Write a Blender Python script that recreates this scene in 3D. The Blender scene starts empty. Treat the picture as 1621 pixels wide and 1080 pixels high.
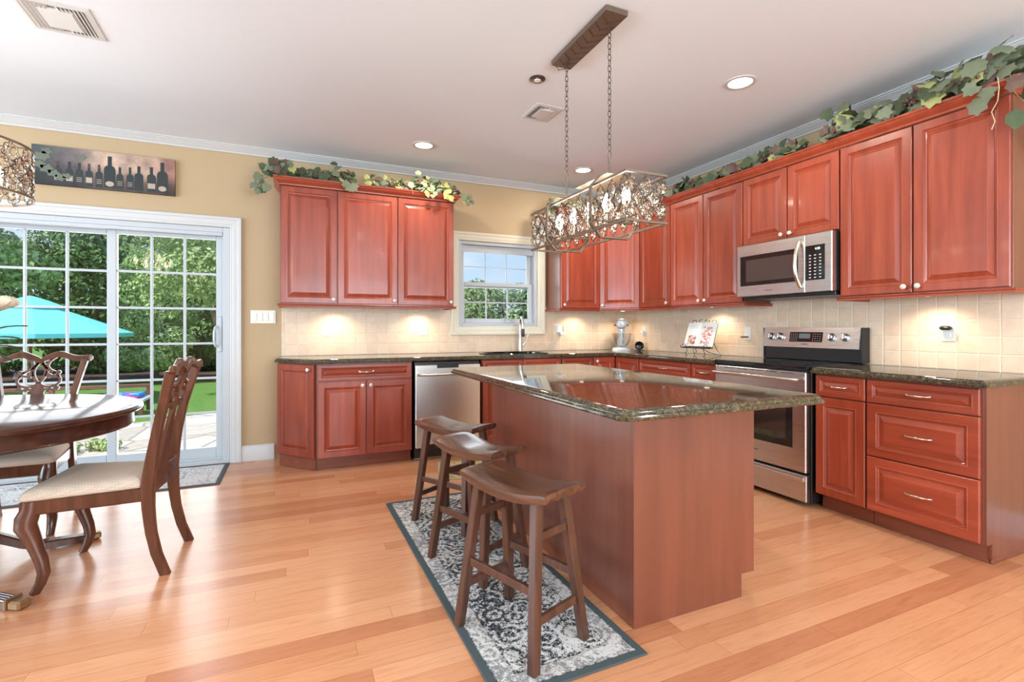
import bpy, bmesh, math, random
from mathutils import Vector, Matrix, Euler
random.seed(7)
PI = math.pi
sc = bpy.context.scene
COL = sc.collection

# ------------------------------------------------------------------ camera
cam_d = bpy.data.cameras.new('camera')
cam = bpy.data.objects.new('camera', cam_d)
COL.objects.link(cam)
cam.location = (-3.6819, -4.89, 1.1685)
cam.rotation_euler = (PI/2, 0, -0.4162)
cam_d.sensor_width = 36.0
cam_d.lens = 780.26/1621*36
cam_d.shift_y = -20.6/1621
cam_d.clip_start = 0.05
cam_d.clip_end = 300
sc.camera = cam

# ------------------------------------------------------------------ colour management
sc.view_settings.view_transform = 'Standard'
sc.view_settings.look = 'None'
sc.view_settings.exposure = -0.18
sc.view_settings.gamma = 1.0
sc.view_settings.use_curve_mapping = False
sc.cycles.use_denoising = True
sc.cycles.max_bounces = 10
sc.cycles.diffuse_bounces = 5
sc.cycles.glossy_bounces = 5
sc.cycles.transmission_bounces = 8
sc.cycles.transparent_max_bounces = 16
sc.cycles.caustics_reflective = False
sc.cycles.caustics_refractive = False
sc.cycles.sample_clamp_indirect = 6.0

# ------------------------------------------------------------------ world sky
w = bpy.data.worlds.new('sky')
sc.world = w
w.use_nodes = True
nt = w.node_tree
nt.nodes.clear()
wo = nt.nodes.new('ShaderNodeOutputWorld')
bg = nt.nodes.new('ShaderNodeBackground')
tc = nt.nodes.new('ShaderNodeTexCoord')
sp = nt.nodes.new('ShaderNodeSeparateXYZ')
rp = nt.nodes.new('ShaderNodeValToRGB')
rp.color_ramp.elements[0].position = 0.0
rp.color_ramp.elements[0].color = (0.62, 0.83, 1.0, 1)
rp.color_ramp.elements[1].position = 0.7
rp.color_ramp.elements[1].color = (0.25, 0.5, 0.95, 1)
nz = nt.nodes.new('ShaderNodeTexNoise')
nz.inputs['Scale'].default_value = 2.2
nz.inputs['Detail'].default_value = 5
mp = nt.nodes.new('ShaderNodeMapping')
mp.inputs['Scale'].default_value = (1, 1, 4.5)
r2 = nt.nodes.new('ShaderNodeValToRGB')
r2.color_ramp.elements[0].position = 0.5
r2.color_ramp.elements[0].color = (0, 0, 0, 1)
r2.color_ramp.elements[1].position = 0.68
r2.color_ramp.elements[1].color = (0.75, 0.75, 0.75, 1)
mx = nt.nodes.new('ShaderNodeMixRGB')
mx.inputs['Color2'].default_value = (1, 1, 1, 1)
nt.links.new(tc.outputs['Generated'], sp.inputs[0])
nt.links.new(sp.outputs['Z'], rp.inputs[0])
nt.links.new(tc.outputs['Generated'], mp.inputs[0])
nt.links.new(mp.outputs[0], nz.inputs['Vector'])
nt.links.new(nz.outputs[0], r2.inputs[0])
nt.links.new(r2.outputs[0], mx.inputs['Fac'])
nt.links.new(rp.outputs[0], mx.inputs['Color1'])
nt.links.new(mx.outputs[0], bg.inputs[0])
bg.inputs['Strength'].default_value = 1.15
nt.links.new(bg.outputs[0], wo.inputs[0])

def add_light(name, kind, loc, energy, color=(1, 1, 1), rot=(0, 0, 0), parent=None, **kw):
    d = bpy.data.lights.new(name, kind)
    d.energy = energy
    d.color = color
    for k, v in kw.items():
        setattr(d, k, v)
    o = bpy.data.objects.new(name, d)
    COL.objects.link(o)
    o.location = loc
    o.rotation_euler = rot
    if parent: o.parent = parent
    return o

# sun from the side of the house (no patch enters the room)
sd = Vector((0.55, 0.20, -0.80)).normalized()
sun = add_light('sun', 'SUN', (-8, 4, 9), 5.5, (1, 0.96, 0.88))
sun.rotation_euler = sd.to_track_quat('-Z', 'Y').to_euler()
sun.data.angle = 0.01
# fill lamps added at unseen wall openings, tilted up to brighten the ceiling
add_light('added_fill_left', 'AREA', (-8.88, -3.2, 1.45), 440, (0.66, 0.85, 1.0), (0, -PI/2-0.38, 0), shape='RECTANGLE', size=1.9, size_y=4.2)
add_light('added_fill_rear', 'AREA', (-2.2, -7.88, 1.45), 330, (0.74, 0.89, 1.0), (PI/2+0.38, 0, 0), shape='RECTANGLE', size=3.4, size_y=1.9)
# daylight arriving through the sliding door and the kitchen window
add_light('daylight_door', 'AREA', (-5.05, 0.22, 1.05), 44, (0.93, 0.97, 1.0), (-PI/2, 0, 0), shape='RECTANGLE', size=1.6, size_y=1.9)
add_light('daylight_kitchen_window', 'AREA', (-1.68, 0.22, 1.65), 8, (0.9, 0.96, 1.0), (-PI/2, 0, 0), shape='RECTANGLE', size=0.7, size_y=0.7)
# bare ceiling lamps out of view, added to light the rest of the room
for _x, _y in ((-2.65, -4.6), (-1.0, -4.6), (-4.6, -4.6), (-4.6, -6.4), (-2.0, -6.4), (-6.6, -2.6)):
    add_light('added_ceiling_fill', 'AREA', (_x, _y, 2.735), 9, (1.0, 0.94, 0.86), (0, 0, 0), shape='DISK', size=0.14)

# ------------------------------------------------------------------ helpers
def tag(o, label=None, cat=None, group=None, kind=None):
    if label: o['label'] = label
    if cat: o['category'] = cat
    if group: o['group'] = group
    if kind: o['kind'] = kind
    return o

def empty(name, loc=(0, 0, 0), rz=0.0, label=None, cat=None, group=None):
    o = bpy.data.objects.new(name, None)
    COL.objects.link(o)
    o.location = loc
    o.rotation_euler = (0, 0, rz)
    o.empty_display_size = 0.1
    return tag(o, label, cat, group)

KIDS = {}
def remember(o):
    if o.parent is not None:
        KIDS.setdefault(o.parent.name, []).append(o)

def copy_tree(o, loc, rz=None, label=None, group=None, top=True):
    c = o.copy()
    COL.objects.link(c)
    if top:
        c.location = loc
        if rz is not None: c.rotation_euler = (0, 0, rz)
        if label: c['label'] = label
        if group: c['group'] = group
    for ch in list(KIDS.get(o.name, [])):
        d = copy_tree(ch, None, top=False)
        d.parent = c
        remember(d)
    return c

def mitre(pts, closed, dists):
    """offset every point to the left; dists: per-edge distance"""
    n = len(pts)
    out = []
    ne = n if closed else n-1
    nrm = []
    for i in range(ne):
        a, b = pts[i], pts[(i+1) % n]
        dx, dy = b[0]-a[0], b[1]-a[1]
        l = math.hypot(dx, dy) or 1e-9
        nrm.append((-dy/l, dx/l))
    for i in range(n):
        if closed: e0, e1 = (i-1) % n, i
        else: e0, e1 = max(i-1, 0), min(i, ne-1)
        n0, n1 = nrm[e0], nrm[e1]
        d0, d1 = dists[e0], dists[e1]
        det = n0[0]*n1[1]-n0[1]*n1[0]
        if abs(det) < 1e-3:
            d = (d0+d1)/2
            m = ((n0[0]+n1[0])/2, (n0[1]+n1[1])/2)
            out.append((pts[i][0]+m[0]*d, pts[i][1]+m[1]*d))
        else:
            x = (d0*n1[1]-d1*n0[1])/det
            y = (n0[0]*d1-n1[0]*d0)/det
            out.append((pts[i][0]+x, pts[i][1]+y))
    return out

class MB:
    def __init__(s):
        s.v = []; s.f = []; s.m = []; s.cur = 0
    def add(s, vs, fs):
        b = len(s.v)
        s.v.extend([tuple(p) for p in vs])
        for f in fs:
            s.f.append(tuple(b+i for i in f)); s.m.append(s.cur)
        return s
    def box(s, x0, y0, z0, x1, y1, z1, c=0.0, M=None):
        x0, x1 = min(x0, x1), max(x0, x1); y0, y1 = min(y0, y1), max(y0, y1); z0, z1 = min(z0, z1), max(z0, z1)
        c = min(c, (x1-x0)/2.5, (y1-y0)/2.5, (z1-z0)/2.5)
        if c <= 0:
            vs = [(x, y, z) for z in (z0, z1) for x, y in ((x0, y0), (x1, y0), (x1, y1), (x0, y1))]
            fs = [(3, 2, 1, 0), (4, 5, 6, 7), (0, 1, 5, 4), (1, 2, 6, 5), (2, 3, 7, 6), (3, 0, 4, 7)]
        else:
            def ring(z, i):
                a, b, d, e = x0+i, y0+i, x1-i, y1-i
                k = c if i == 0 else c*0.4
                return [(a+k, b, z), (d-k, b, z), (d, b+k, z), (d, e-k, z), (d-k, e, z), (a+k, e, z), (a, e-k, z), (a, b+k, z)]
            vs = ring(z0, c)+ring(z0+c, 0)+ring(z1-c, 0)+ring(z1, c)
            fs = [tuple(reversed(range(8))), tuple(range(24, 32))]
            for r in range(3):
                for i in range(8):
                    j = (i+1) % 8
                    fs.append((r*8+i, r*8+j, r*8+8+j, r*8+8+i))
        if M is not None: vs = [M @ Vector(p) for p in vs]
        return s.add(vs, fs)
    def bar(s, p, q, w, h, up=(0, 0, 1), c=0.0):
        """rectangular bar from p to q, w across, h along up"""
        p, q = Vector(p), Vector(q)
        d = (q-p); L = d.length; d.normalize()
        u = Vector(up); x = d.cross(u)
        if x.length < 1e-4: x = d.cross(Vector((1, 0, 0)))
        x.normalize(); u = x.cross(d).normalized()
        M = Matrix(((x.x, d.x, u.x, p.x), (x.y, d.y, u.y, p.y), (x.z, d.z, u.z, p.z), (0, 0, 0, 1)))
        return s.box(-w/2, 0, -h/2, w/2, L, h/2, c, M)
    def hexa(s, b, t):
        """8-corner solid: b, t lists of 4 points"""
        return s.add(list(b)+list(t), [(3, 2, 1, 0), (4, 5, 6, 7), (0, 1, 5, 4), (1, 2, 6, 5), (2, 3, 7, 6), (3, 0, 4, 7)])
    def tube(s, pts, r, n=8, caps=True, closed=False, sx=1.0, up=None):
        pts = [Vector(p) for p in pts]
        N = len(pts)
        rr = r if isinstance(r, (list, tuple)) else [r]*N
        vs = []; prev = None
        for i, p in enumerate(pts):
            if closed: t = pts[(i+1) % N]-pts[i-1]
            else: t = pts[min(i+1, N-1)]-pts[max(i-1, 0)]
            t.normalize()
            if prev is None:
                a = Vector(up) if up else (Vector((0, 0, 1)) if abs(t.z) < 0.9 else Vector((1, 0, 0)))
            else: a = prev
            x = a - t*a.dot(t)
            if x.length < 1e-5: x = t.orthogonal()
            x.normalize(); y = t.cross(x); prev = x
            for k in range(n):
                th = 2*PI*(k+0.5)/n
                vs.append(p + x*math.cos(th)*rr[i]*sx + y*math.sin(th)*rr[i])
        fs = []
        for i in range(N if closed else N-1):
            for k in range(n):
                a, b = i*n+k, i*n+(k+1) % n
                j = ((i+1) % N)*n
                fs.append((a, b, j+(k+1) % n, j+k))
        if caps and not closed:
            fs.append(tuple(reversed(range(n)))); fs.append(tuple(range((N-1)*n, N*n)))
        return s.add(vs, fs)
    def lathe(s, prof, n=24, c=(0, 0, 0), axis='z', cap=True):
        """prof: list of (r, h)"""
        vs = []; fs = []
        def P(r, h, th):
            a, b = r*math.cos(th), r*math.sin(th)
            if axis == 'z': q = (a, b, h)
            elif axis == 'y': q = (a, h, b)
            else: q = (h, a, b)
            return (q[0]+c[0], q[1]+c[1], q[2]+c[2])
        for r, h in prof:
            for k in range(n): vs.append(P(max(r, 1e-5), h, 2*PI*k/n))
        for i in range(len(prof)-1):
            for k in range(n):
                j = (k+1) % n
                fs.append((i*n+k, i*n+j, (i+1)*n+j, (i+1)*n+k))
        if cap and prof[0][0] > 1e-4: fs.append(tuple(reversed(range(n))))
        if cap and prof[-1][0] > 1e-4: fs.append(tuple(range((len(prof)-1)*n, len(prof)*n)))
        return s.add(vs, fs)
    def sweep(s, pts, prof, closed=True, to3=lambda u, v, h: (u, v, h), cap0=False, cap1=False, loop=False, fac=None, ends=True):
        """pts 2D, prof list of (left offset, height)"""
        n = len(pts); ne = n if closed else n-1
        fac = fac or [1.0]*ne
        vs = []
        for o, h in prof:
            for p in mitre(pts, closed, [o*k for k in fac]): vs.append(to3(p[0], p[1], h))
        fs = []; m = len(prof)
        for i in range(m if loop else m-1):
            i2 = (i+1) % m
            for k in range(ne):
                j = (k+1) % n
                fs.append((i*n+k, i*n+j, i2*n+j, i2*n+k))
        if cap0: fs.append(tuple(reversed(range(n))))
        if cap1: fs.append(tuple(range((m-1)*n, m*n)))
        if not closed and loop and ends:
            fs.append(tuple(i*n for i in range(m))); fs.append(tuple(i*n+n-1 for i in reversed(range(m))))
        return s.add(vs, fs)
    def ball(s, c, r, n=12, m=8, sc3=(1, 1, 1)):
        prof = [(math.sin(PI*i/m)*r, -math.cos(PI*i/m)*r) for i in range(m+1)]
        b = len(s.v); s.lathe(prof, n)
        for i in range(b, len(s.v)):
            x, y, z = s.v[i]; s.v[i] = (x*sc3[0]+c[0], y*sc3[1]+c[1], z*sc3[2]+c[2])
        return s
    def xf(s, M, start=0):
        for i in range(start, len(s.v)): s.v[i] = tuple(M @ Vector(s.v[i]))
        return s
    def build(s, name, mat, parent=None, smooth=None, loc=(0, 0, 0), fixn=True):
        me = bpy.data.meshes.new(name)
        me.from_pydata(s.v, [], s.f)
        mats = mat if isinstance(mat, (list, tuple)) else [mat]
        for q in mats: me.materials.append(q)
        if len(mats) > 1: me.polygons.foreach_set('material_index', s.m)
        if fixn:
            bm = bmesh.new(); bm.from_mesh(me)
            bmesh.ops.recalc_face_normals(bm, faces=bm.faces)
            bm.to_mesh(me); bm.free()
        if smooth is not None:
            me.polygons.foreach_set('use_smooth', [True]*len(me.polygons))
            try: me.set_sharp_from_angle(angle=math.radians(smooth))
            except Exception: pass
        me.update()
        o = bpy.data.objects.new(name, me)
        COL.objects.link(o)
        o.location = loc
        if parent is not None:
            o.parent = parent; remember(o)
        return o

XZ = lambda u, v, h: (u, -h, v)          # h grows towards the viewer (local -Y)

def struct(o, label=None):
    o['kind'] = 'structure'
    if label: o['label'] = label
    return o

# ------------------------------------------------------------------ material helpers
class Mat:
    def __init__(s, name, base=(0.8, 0.8, 0.8), rough=0.5, metal=0.0, spec=0.5, coat=0.0, emit=None, estr=0.0):
        s.m = bpy.data.materials.new(name); s.m.use_nodes = True
        s.t = s.m.node_tree; s.n = s.t.nodes
        s.b = s.n['Principled BSDF']
        s.b.inputs['Base Color'].default_value = (*base, 1)
        s.b.inputs['Roughness'].default_value = rough
        s.b.inputs['Metallic'].default_value = metal
        s.b.inputs['Specular IOR Level'].default_value = spec
        s.b.inputs['Coat Weight'].default_value = coat
        s.b.inputs['Coat Roughness'].default_value = 0.08
        if emit:
            s.b.inputs['Emission Color'].default_value = (*emit, 1); s.b.inputs['Emission Strength'].default_value = estr
        s.tc = None
    def coord(s, kind='Object', scale=(1, 1, 1), rot=(0, 0, 0), loc=(0, 0, 0)):
        if s.tc is None: s.tc = s.n.new('ShaderNodeTexCoord')
        m = s.n.new('ShaderNodeMapping')
        m.inputs['Scale'].default_value = scale; m.inputs['Rotation'].default_value = rot; m.inputs['Location'].default_value = loc
        s.t.links.new(s.tc.outputs[kind], m.inputs[0]); return m.outputs[0]
    def noise(s, vec, scale=5, detail=4, rough=0.5, dist=0.0):
        q = s.n.new('ShaderNodeTexNoise'); q.inputs['Scale'].default_value = scale; q.inputs['Detail'].default_value = detail
        q.inputs['Roughness'].default_value = rough; q.inputs['Distortion'].default_value = dist
        s.t.links.new(vec, q.inputs['Vector']); return q.outputs[0]
    def voro(s, vec, scale=5, feat='F1', out='Distance', rnd=1.0):
        q = s.n.new('ShaderNodeTexVoronoi'); q.feature = feat; q.inputs['Scale'].default_value = scale
        q.inputs['Randomness'].default_value = rnd
        s.t.links.new(vec, q.inputs['Vector']); return q.outputs[out]
    def ramp(s, fac, stops, interp='LINEAR'):
        q = s.n.new('ShaderNodeValToRGB'); q.color_ramp.interpolation = interp
        e = q.color_ramp.elements
        while len(e) < len(stops): e.new(0.5)
        for el, (p, c) in zip(e, stops):
            el.position = p; el.color = (*c, 1) if len(c) == 3 else c
        s.t.links.new(fac, q.inputs[0]); return q.outputs[0]
    def math(s, op, a, b=None, c=None, clamp=False):
        q = s.n.new('ShaderNodeMath'); q.operation = op; q.use_clamp = clamp
        for i, x in enumerate((a, b, c)):
            if x is None: continue
            if isinstance(x, (int, float)): q.inputs[i].default_value = x
            else: s.t.links.new(x, q.inputs[i])
        return q.outputs[0]
    def sep(s, vec):
        q = s.n.new('ShaderNodeSeparateXYZ'); s.t.links.new(vec, q.inputs[0]); return q.outputs
    def comb(s, x=0.0, y=0.0, z=0.0):
        q = s.n.new('ShaderNodeCombineXYZ')
        for i, a in enumerate((x, y, z)):
            if isinstance(a, (int, float)): q.inputs[i].default_value = a
            else: s.t.links.new(a, q.inputs[i])
        return q.outputs[0]
    def mix(s, fac, a, b, mode='MIX'):
        q = s.n.new('ShaderNodeMixRGB'); q.blend_type = mode
        for i, x in enumerate((fac, a, b)):
            if isinstance(x, (int, float)): q.inputs[i].default_value = x
            elif isinstance(x, tuple): q.inputs[i].default_value = (*x, 1) if len(x) == 3 else x
            else: s.t.links.new(x, q.inputs[i])
        return q.outputs[0]
    def white(s, vec, dim='3D', out=0):
        q = s.n.new('ShaderNodeTexWhiteNoise'); q.noise_dimensions = dim
        s.t.links.new(vec, q.inputs['W' if dim == '1D' else 'Vector']); return q.outputs[out]
    def rnd(s):
        q = s.n.new('ShaderNodeObjectInfo'); return q.outputs['Random']
    def bump(s, h, strength=0.3, dist=0.01):
        q = s.n.new('ShaderNodeBump'); q.inputs['Strength'].default_value = strength; q.inputs['Distance'].default_value = dist
        s.t.links.new(h, q.inputs['Height']); s.t.links.new(q.outputs[0], s.b.inputs['Normal']); return s
    def link(s, out, name):
        s.t.links.new(out, s.b.inputs[name]); return s

def wood(name, dark, mid, light, rough=0.3, axis='z', coat=0.0, scale=1.0, var=0.25, blotch=True):
    M = Mat(name, mid, rough, coat=coat)
    st = {'z': (14, 14, 1.1), 'x': (1.1, 14, 14), 'y': (14, 1.1, 14)}[axis]
    st = tuple(a*scale for a in st)
    v = M.coord('Object', st)
    # every object gets its own cut of the timber
    off = M.n.new('ShaderNodeVectorMath'); off.operation = 'ADD'
    k = M.math('MULTIPLY', M.rnd(), 37.0)
    M.t.links.new(v, off.inputs[0]); M.t.links.new(M.comb(k, k, k), off.inputs[1])
    v = off.outputs[0]
    g = M.noise(v, 1.6, 4, 0.5, 0.4)
    c = M.ramp(g, [(0.25, dark), (0.5, mid), (0.75, light)])
    if blotch:
        v2 = M.coord('Object', tuple(0.35*a if a > 5*scale else a*1.4 for a in st))
        b = M.noise(v2, 1.1, 3, 0.5)
        f = M.ramp(b, [(0.3, (0.88, 0.85, 0.83)), (0.7, (1.05, 1.05, 1.05))])
        c = M.mix(1.0, c, f, 'MULTIPLY')
    r = M.math('MULTIPLY_ADD', M.rnd(), var, 1.0-var/2)
    c = M.mix(1.0, c, M.comb(r, r, r), 'MULTIPLY')
    M.link(c, 'Base Color')
    M.bump(g, 0.06, 0.002)
    return M.m

M = {}
CH = ((0.245, 0.040, 0.018), (0.315, 0.056, 0.025), (0.38, 0.076, 0.035))
M['cherry'] = wood('cherry wood upright grain', *CH, rough=0.33, coat=0.12)
M['cherry_h'] = wood('cherry wood level grain', *CH, rough=0.33, axis='x', coat=0.12)
M['cherry_panel'] = wood('cherry veneer panel', (0.165, 0.044, 0.023), (0.195, 0.054, 0.028), (0.23, 0.066, 0.034), rough=0.36, coat=0.7, scale=0.7, var=0.02)
M['cherry_panel'].node_tree.nodes['Principled BSDF'].inputs['Coat Roughness'].default_value = 0.24
M['cherry_dark'] = wood('cherry toe board', (0.19, 0.052, 0.028), (0.24, 0.07, 0.038), (0.29, 0.085, 0.045), rough=0.4, axis='x', var=0.03)
M['gap'] = Mat('dark reveal', (0.05, 0.012, 0.008), 0.7).m
M['mahogany'] = wood('mahogany chair wood', (0.06, 0.021, 0.012), (0.105, 0.038, 0.021), (0.15, 0.056, 0.032), rough=0.26, coat=0.3, scale=1.2, var=0.05)
M['table_wood'] = wood('dark mahogany table wood', (0.035, 0.012, 0.008), (0.06, 0.02, 0.012), (0.085, 0.03, 0.018), rough=0.13, axis='x', coat=0.0, scale=0.8, var=0.0)
M['table_wood'].node_tree.nodes['Principled BSDF'].inputs['Specular IOR Level'].default_value = 0.4
M['stool_wood'] = wood('dark walnut stool wood', (0.055, 0.022, 0.013), (0.11, 0.045, 0.025), (0.18, 0.075, 0.042), rough=0.27, axis='y', coat=0.3, scale=1.3, var=0.08)
M['stool_leg'] = wood('dark walnut stool leg wood', (0.045, 0.018, 0.011), (0.085, 0.034, 0.02), (0.13, 0.052, 0.03), rough=0.32, coat=0.2, scale=1.3, var=0.15)
M['white'] = Mat('white painted trim', (0.58, 0.58, 0.57), 0.35).m
M['vinyl'] = Mat('white vinyl', (0.50, 0.53, 0.55), 0.35).m
M['cream'] = Mat('cream painted trim', (0.72, 0.66, 0.52), 0.4).m
M['plate'] = Mat('almond switch plastic', (0.78, 0.72, 0.62), 0.35).m
M['plastic'] = Mat('white plastic', (0.8, 0.8, 0.78), 0.3).m
m_ = Mat('wall paint', (0.475, 0.345, 0.20), 0.75)
m_.bump(m_.noise(m_.coord(), 90, 3), 0.05, 0.002); M['wall'] = m_.m
m_ = Mat('ceiling paint', (0.75, 0.81, 0.86), 0.85)  # cool tint put into the colour to offset warm light bounced off the floor
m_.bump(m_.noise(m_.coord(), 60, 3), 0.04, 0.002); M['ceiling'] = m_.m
M['black_plastic'] = Mat('black plastic', (0.012, 0.012, 0.013), 0.3).m
M['black_glass'] = Mat('black glass', (0.008, 0.009, 0.01), 0.05, spec=0.6).m
M['oven_glass'] = Mat('oven window glass', (0.02, 0.018, 0.016), 0.04, spec=0.9, coat=0.6).m
M['micro_glass'] = Mat('microwave window', (0.06, 0.045, 0.04), 0.12, spec=0.6).m
def steel(name, base, rough, axis):
    q = Mat(name, base, rough, 1.0)
    st = {'x': (2, 700, 700), 'z': (700, 700, 2)}[axis]
    g = q.noise(q.coord('Object', st), 1.0, 3)
    q.link(q.math('MULTIPLY_ADD', g, 0.06, rough-0.03), 'Roughness')
    return q.m
M['steel'] = steel('brushed stainless steel', (0.68, 0.64, 0.59), 0.30, 'z')
M['steel_h'] = steel('brushed stainless steel level', (0.60, 0.585, 0.565), 0.28, 'x')
M['nickel'] = Mat('satin nickel', (0.72, 0.64, 0.52), 0.22, 1.0).m
M['knob'] = Mat('pearl cabinet knob', (0.74, 0.68, 0.58), 0.25, 0.35).m
M['bronze'] = Mat('brushed antique bronze', (0.19, 0.145, 0.11), 0.42, 0.6).m
M['bronze_dark'] = Mat('dark bronze', (0.12, 0.085, 0.065), 0.42, 0.7).m
M['brass'] = Mat('old brass', (0.30, 0.17, 0.08), 0.35, 0.6).m
M['iron'] = Mat('wrought iron', (0.02, 0.02, 0.022), 0.45, 0.5).m
M['crystal'] = None
M['bulb'] = Mat('lit bulb', (1, 0.9, 0.75), 0.4, emit=(1.0, 0.86, 0.66), estr=40).m
M['lens'] = Mat('lit lamp lens', (1, 0.95, 0.88), 0.4, emit=(1.0, 0.93, 0.80), estr=9).m
def clear_glass(name, rough=0.0, tint=(1, 1, 1), refl=0.10):
    q = bpy.data.materials.new(name); q.use_nodes = True
    t = q.node_tree; t.nodes.clear()
    o = t.nodes.new('ShaderNodeOutputMaterial'); a = t.nodes.new('ShaderNodeBsdfTransparent'); b = t.nodes.new('ShaderNodeBsdfGlossy')
    a.inputs[0].default_value = (*tint, 1); b.inputs['Roughness'].default_value = rough
    x = t.nodes.new('ShaderNodeMixShader'); f = t.nodes.new('ShaderNodeFresnel'); f.inputs[0].default_value = 1.35
    t.links.new(f.outputs[0], x.inputs[0]); t.links.new(a.outputs[0], x.inputs[1]); t.links.new(b.outputs[0], x.inputs[2]); t.links.new(x.outputs[0], o.inputs[0])
    return q
M['glass'] = clear_glass('window glass')
M['crystal'] = clear_glass('cut crystal', 0.03, (0.98, 0.94, 0.88))
for _n in M['crystal'].node_tree.nodes:
    if _n.type == 'FRESNEL': _n.inputs[0].default_value = 1.6
M['bowl_glass'] = clear_glass('bowl glass', 0.02, (0.93, 0.93, 0.93))
_t = M['bowl_glass'].node_tree
for _n in list(_t.nodes):
    if _n.type == 'FRESNEL': _n.inputs[0].default_value = 1.12
    if _n.type == 'BSDF_GLOSSY': _n.inputs['Color'].default_value = (1, 1, 1, 1); _n.inputs['Roughness'].default_value = 0.35
# granite
def granite():
    q = Mat('green gold granite', (0.05, 0.05, 0.04), 0.06, spec=0.6, coat=0.3)
    v = q.coord()
    n1 = q.noise(v, 55, 6, 0.7, 0.8); n2 = q.noise(v, 160, 4, 0.7); vr = q.voro(v, 110, out='Color')
    c = q.ramp(n1, [(0.36, (0.012, 0.013, 0.011)), (0.50, (0.055, 0.046, 0.026)), (0.60, (0.13, 0.095, 0.05)), (0.72, (0.30, 0.23, 0.13))])
    c = q.mix(q.ramp(n2, [(0.55, (0, 0, 0)), (0.66, (0.7, 0.7, 0.7))]), c, (0.24, 0.19, 0.11))
    c = q.mix(0.35, c, vr, 'MULTIPLY')
    return q.link(c, 'Base Color').m
M['granite'] = granite()
# tumbled stone tile
def tile(name, axis):
    q = Mat(name, (0.7, 0.58, 0.44), 0.42)
    v = q.coord()
    s_ = q.sep(v)
    u = s_[0] if axis == 'x' else s_[1]
    dist = q.noise(v, 30, 3)
    dd = q.math('MULTIPLY_ADD', dist, 0.006, -0.003)
    T = 0.1015
    uu = q.math('DIVIDE', q.math('ADD', u, dd), T); zz = q.math('DIVIDE', q.math('SUBTRACT', q.math('ADD', s_[2], dd), 0.914), T)
    # a few courses are laid half a tile over
    fu = q.math('FRACT', uu); fz = q.math('FRACT', zz)
    eu = q.math('MINIMUM', fu, q.math('SUBTRACT', 1.0, fu)); ez = q.math('MINIMUM', fz, q.math('SUBTRACT', 1.0, fz))
    e = q.math('MINIMUM', eu, ez)
    g = q.ramp(e, [(0.016, (0, 0, 0)), (0.055, (1, 1, 1))])
    cell = q.white(q.comb(q.math('FLOOR', uu), q.math('FLOOR', zz), 0.0))
    c = q.ramp(cell, [(0.0, (0.73, 0.535, 0.375)), (0.5, (0.765, 0.57, 0.41)), (1.0, (0.79, 0.605, 0.445))])
    mot = q.noise(v, 14, 5, 0.6)
    c = q.mix(1.0, c, q.ramp(mot, [(0.3, (0.93, 0.92, 0.90)), (0.7, (1.05, 1.05, 1.05))]), 'MULTIPLY')
    c = q.mix(g, (0.78, 0.64, 0.48), c)
    q.link(c, 'Base Color')
    pit = q.ramp(q.noise(v, 70, 3), [(0.30, (0, 0, 0)), (0.4, (1, 1, 1))])
    h = q.math('ADD', q.math('MULTIPLY', g, 1.0), q.math('MULTIPLY', pit, 0.25))
    q.bump(h, 0.5, 0.004)
    return q.m
M['tile_x'] = tile('tumbled stone tile back', 'x'); M['tile_y'] = tile('tumbled stone tile side', 'y')
# oak floor
def floor_mat():
    q = Mat('oak strip floor', (0.5, 0.26, 0.13), 0.2, coat=0.18)
    q.b.inputs['Coat Roughness'].default_value = 0.16
    v = q.coord(); s_ = q.sep(v)
    W, L = 0.090, 1.4
    row = q.math('FLOOR', q.math('DIVIDE', s_[1], W))
    rr = q.white(row, '1D')
    xo = q.math('DIVIDE', q.math('ADD', s_[0], q.math('MULTIPLY', rr, 7.3)), L)
    pid = q.math('FLOOR', xo)
    cell = q.white(q.comb(row, pid, 0.0)); 
    c = q.ramp(cell, [(0.0, (0.50, 0.20, 0.095)), (0.22, (0.60, 0.27, 0.13)), (0.75, (0.675, 0.335, 0.175)), (1.0, (0.615, 0.285, 0.14))])
    k = q.math('MULTIPLY', cell, 40.0)
    off = q.n.new('ShaderNodeVectorMath'); off.operation = 'ADD'
    q.t.links.new(q.coord('Object', (1.3, 16, 1)), off.inputs[0]); q.t.links.new(q.comb(k, k, k), off.inputs[1])
    g = q.noise(off.outputs[0], 3.0, 6, 0.62, 1.2)
    c = q.mix(1.0, c, q.ramp(g, [(0.28, (0.86, 0.80, 0.74)), (0.5, (1, 1, 1)), (0.75, (1.05, 1.05, 1.05))]), 'MULTIPLY')
    fy = q.math('FRACT', q.math('DIVIDE', s_[1], W)); ey = q.math('MINIMUM', fy, q.math('SUBTRACT', 1.0, fy))
    fx = q.math('FRACT', xo); ex = q.math('MULTIPLY', q.math('MINIMUM', fx, q.math('SUBTRACT', 1.0, fx)), L/W)
    e = q.ramp(q.math('MINIMUM', ex, ey), [(0.0, (0.62, 0.52, 0.45)), (0.018, (1, 1, 1))])
    c = q.mix(1.0, c, e, 'MULTIPLY')
    q.link(c, 'Base Color')
    q.link(q.math('MULTIPLY_ADD', g, 0.10, 0.20), 'Roughness')
    q.bump(g, 0.02, 0.002)
    return q.m
M['floor'] = floor_mat()
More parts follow.
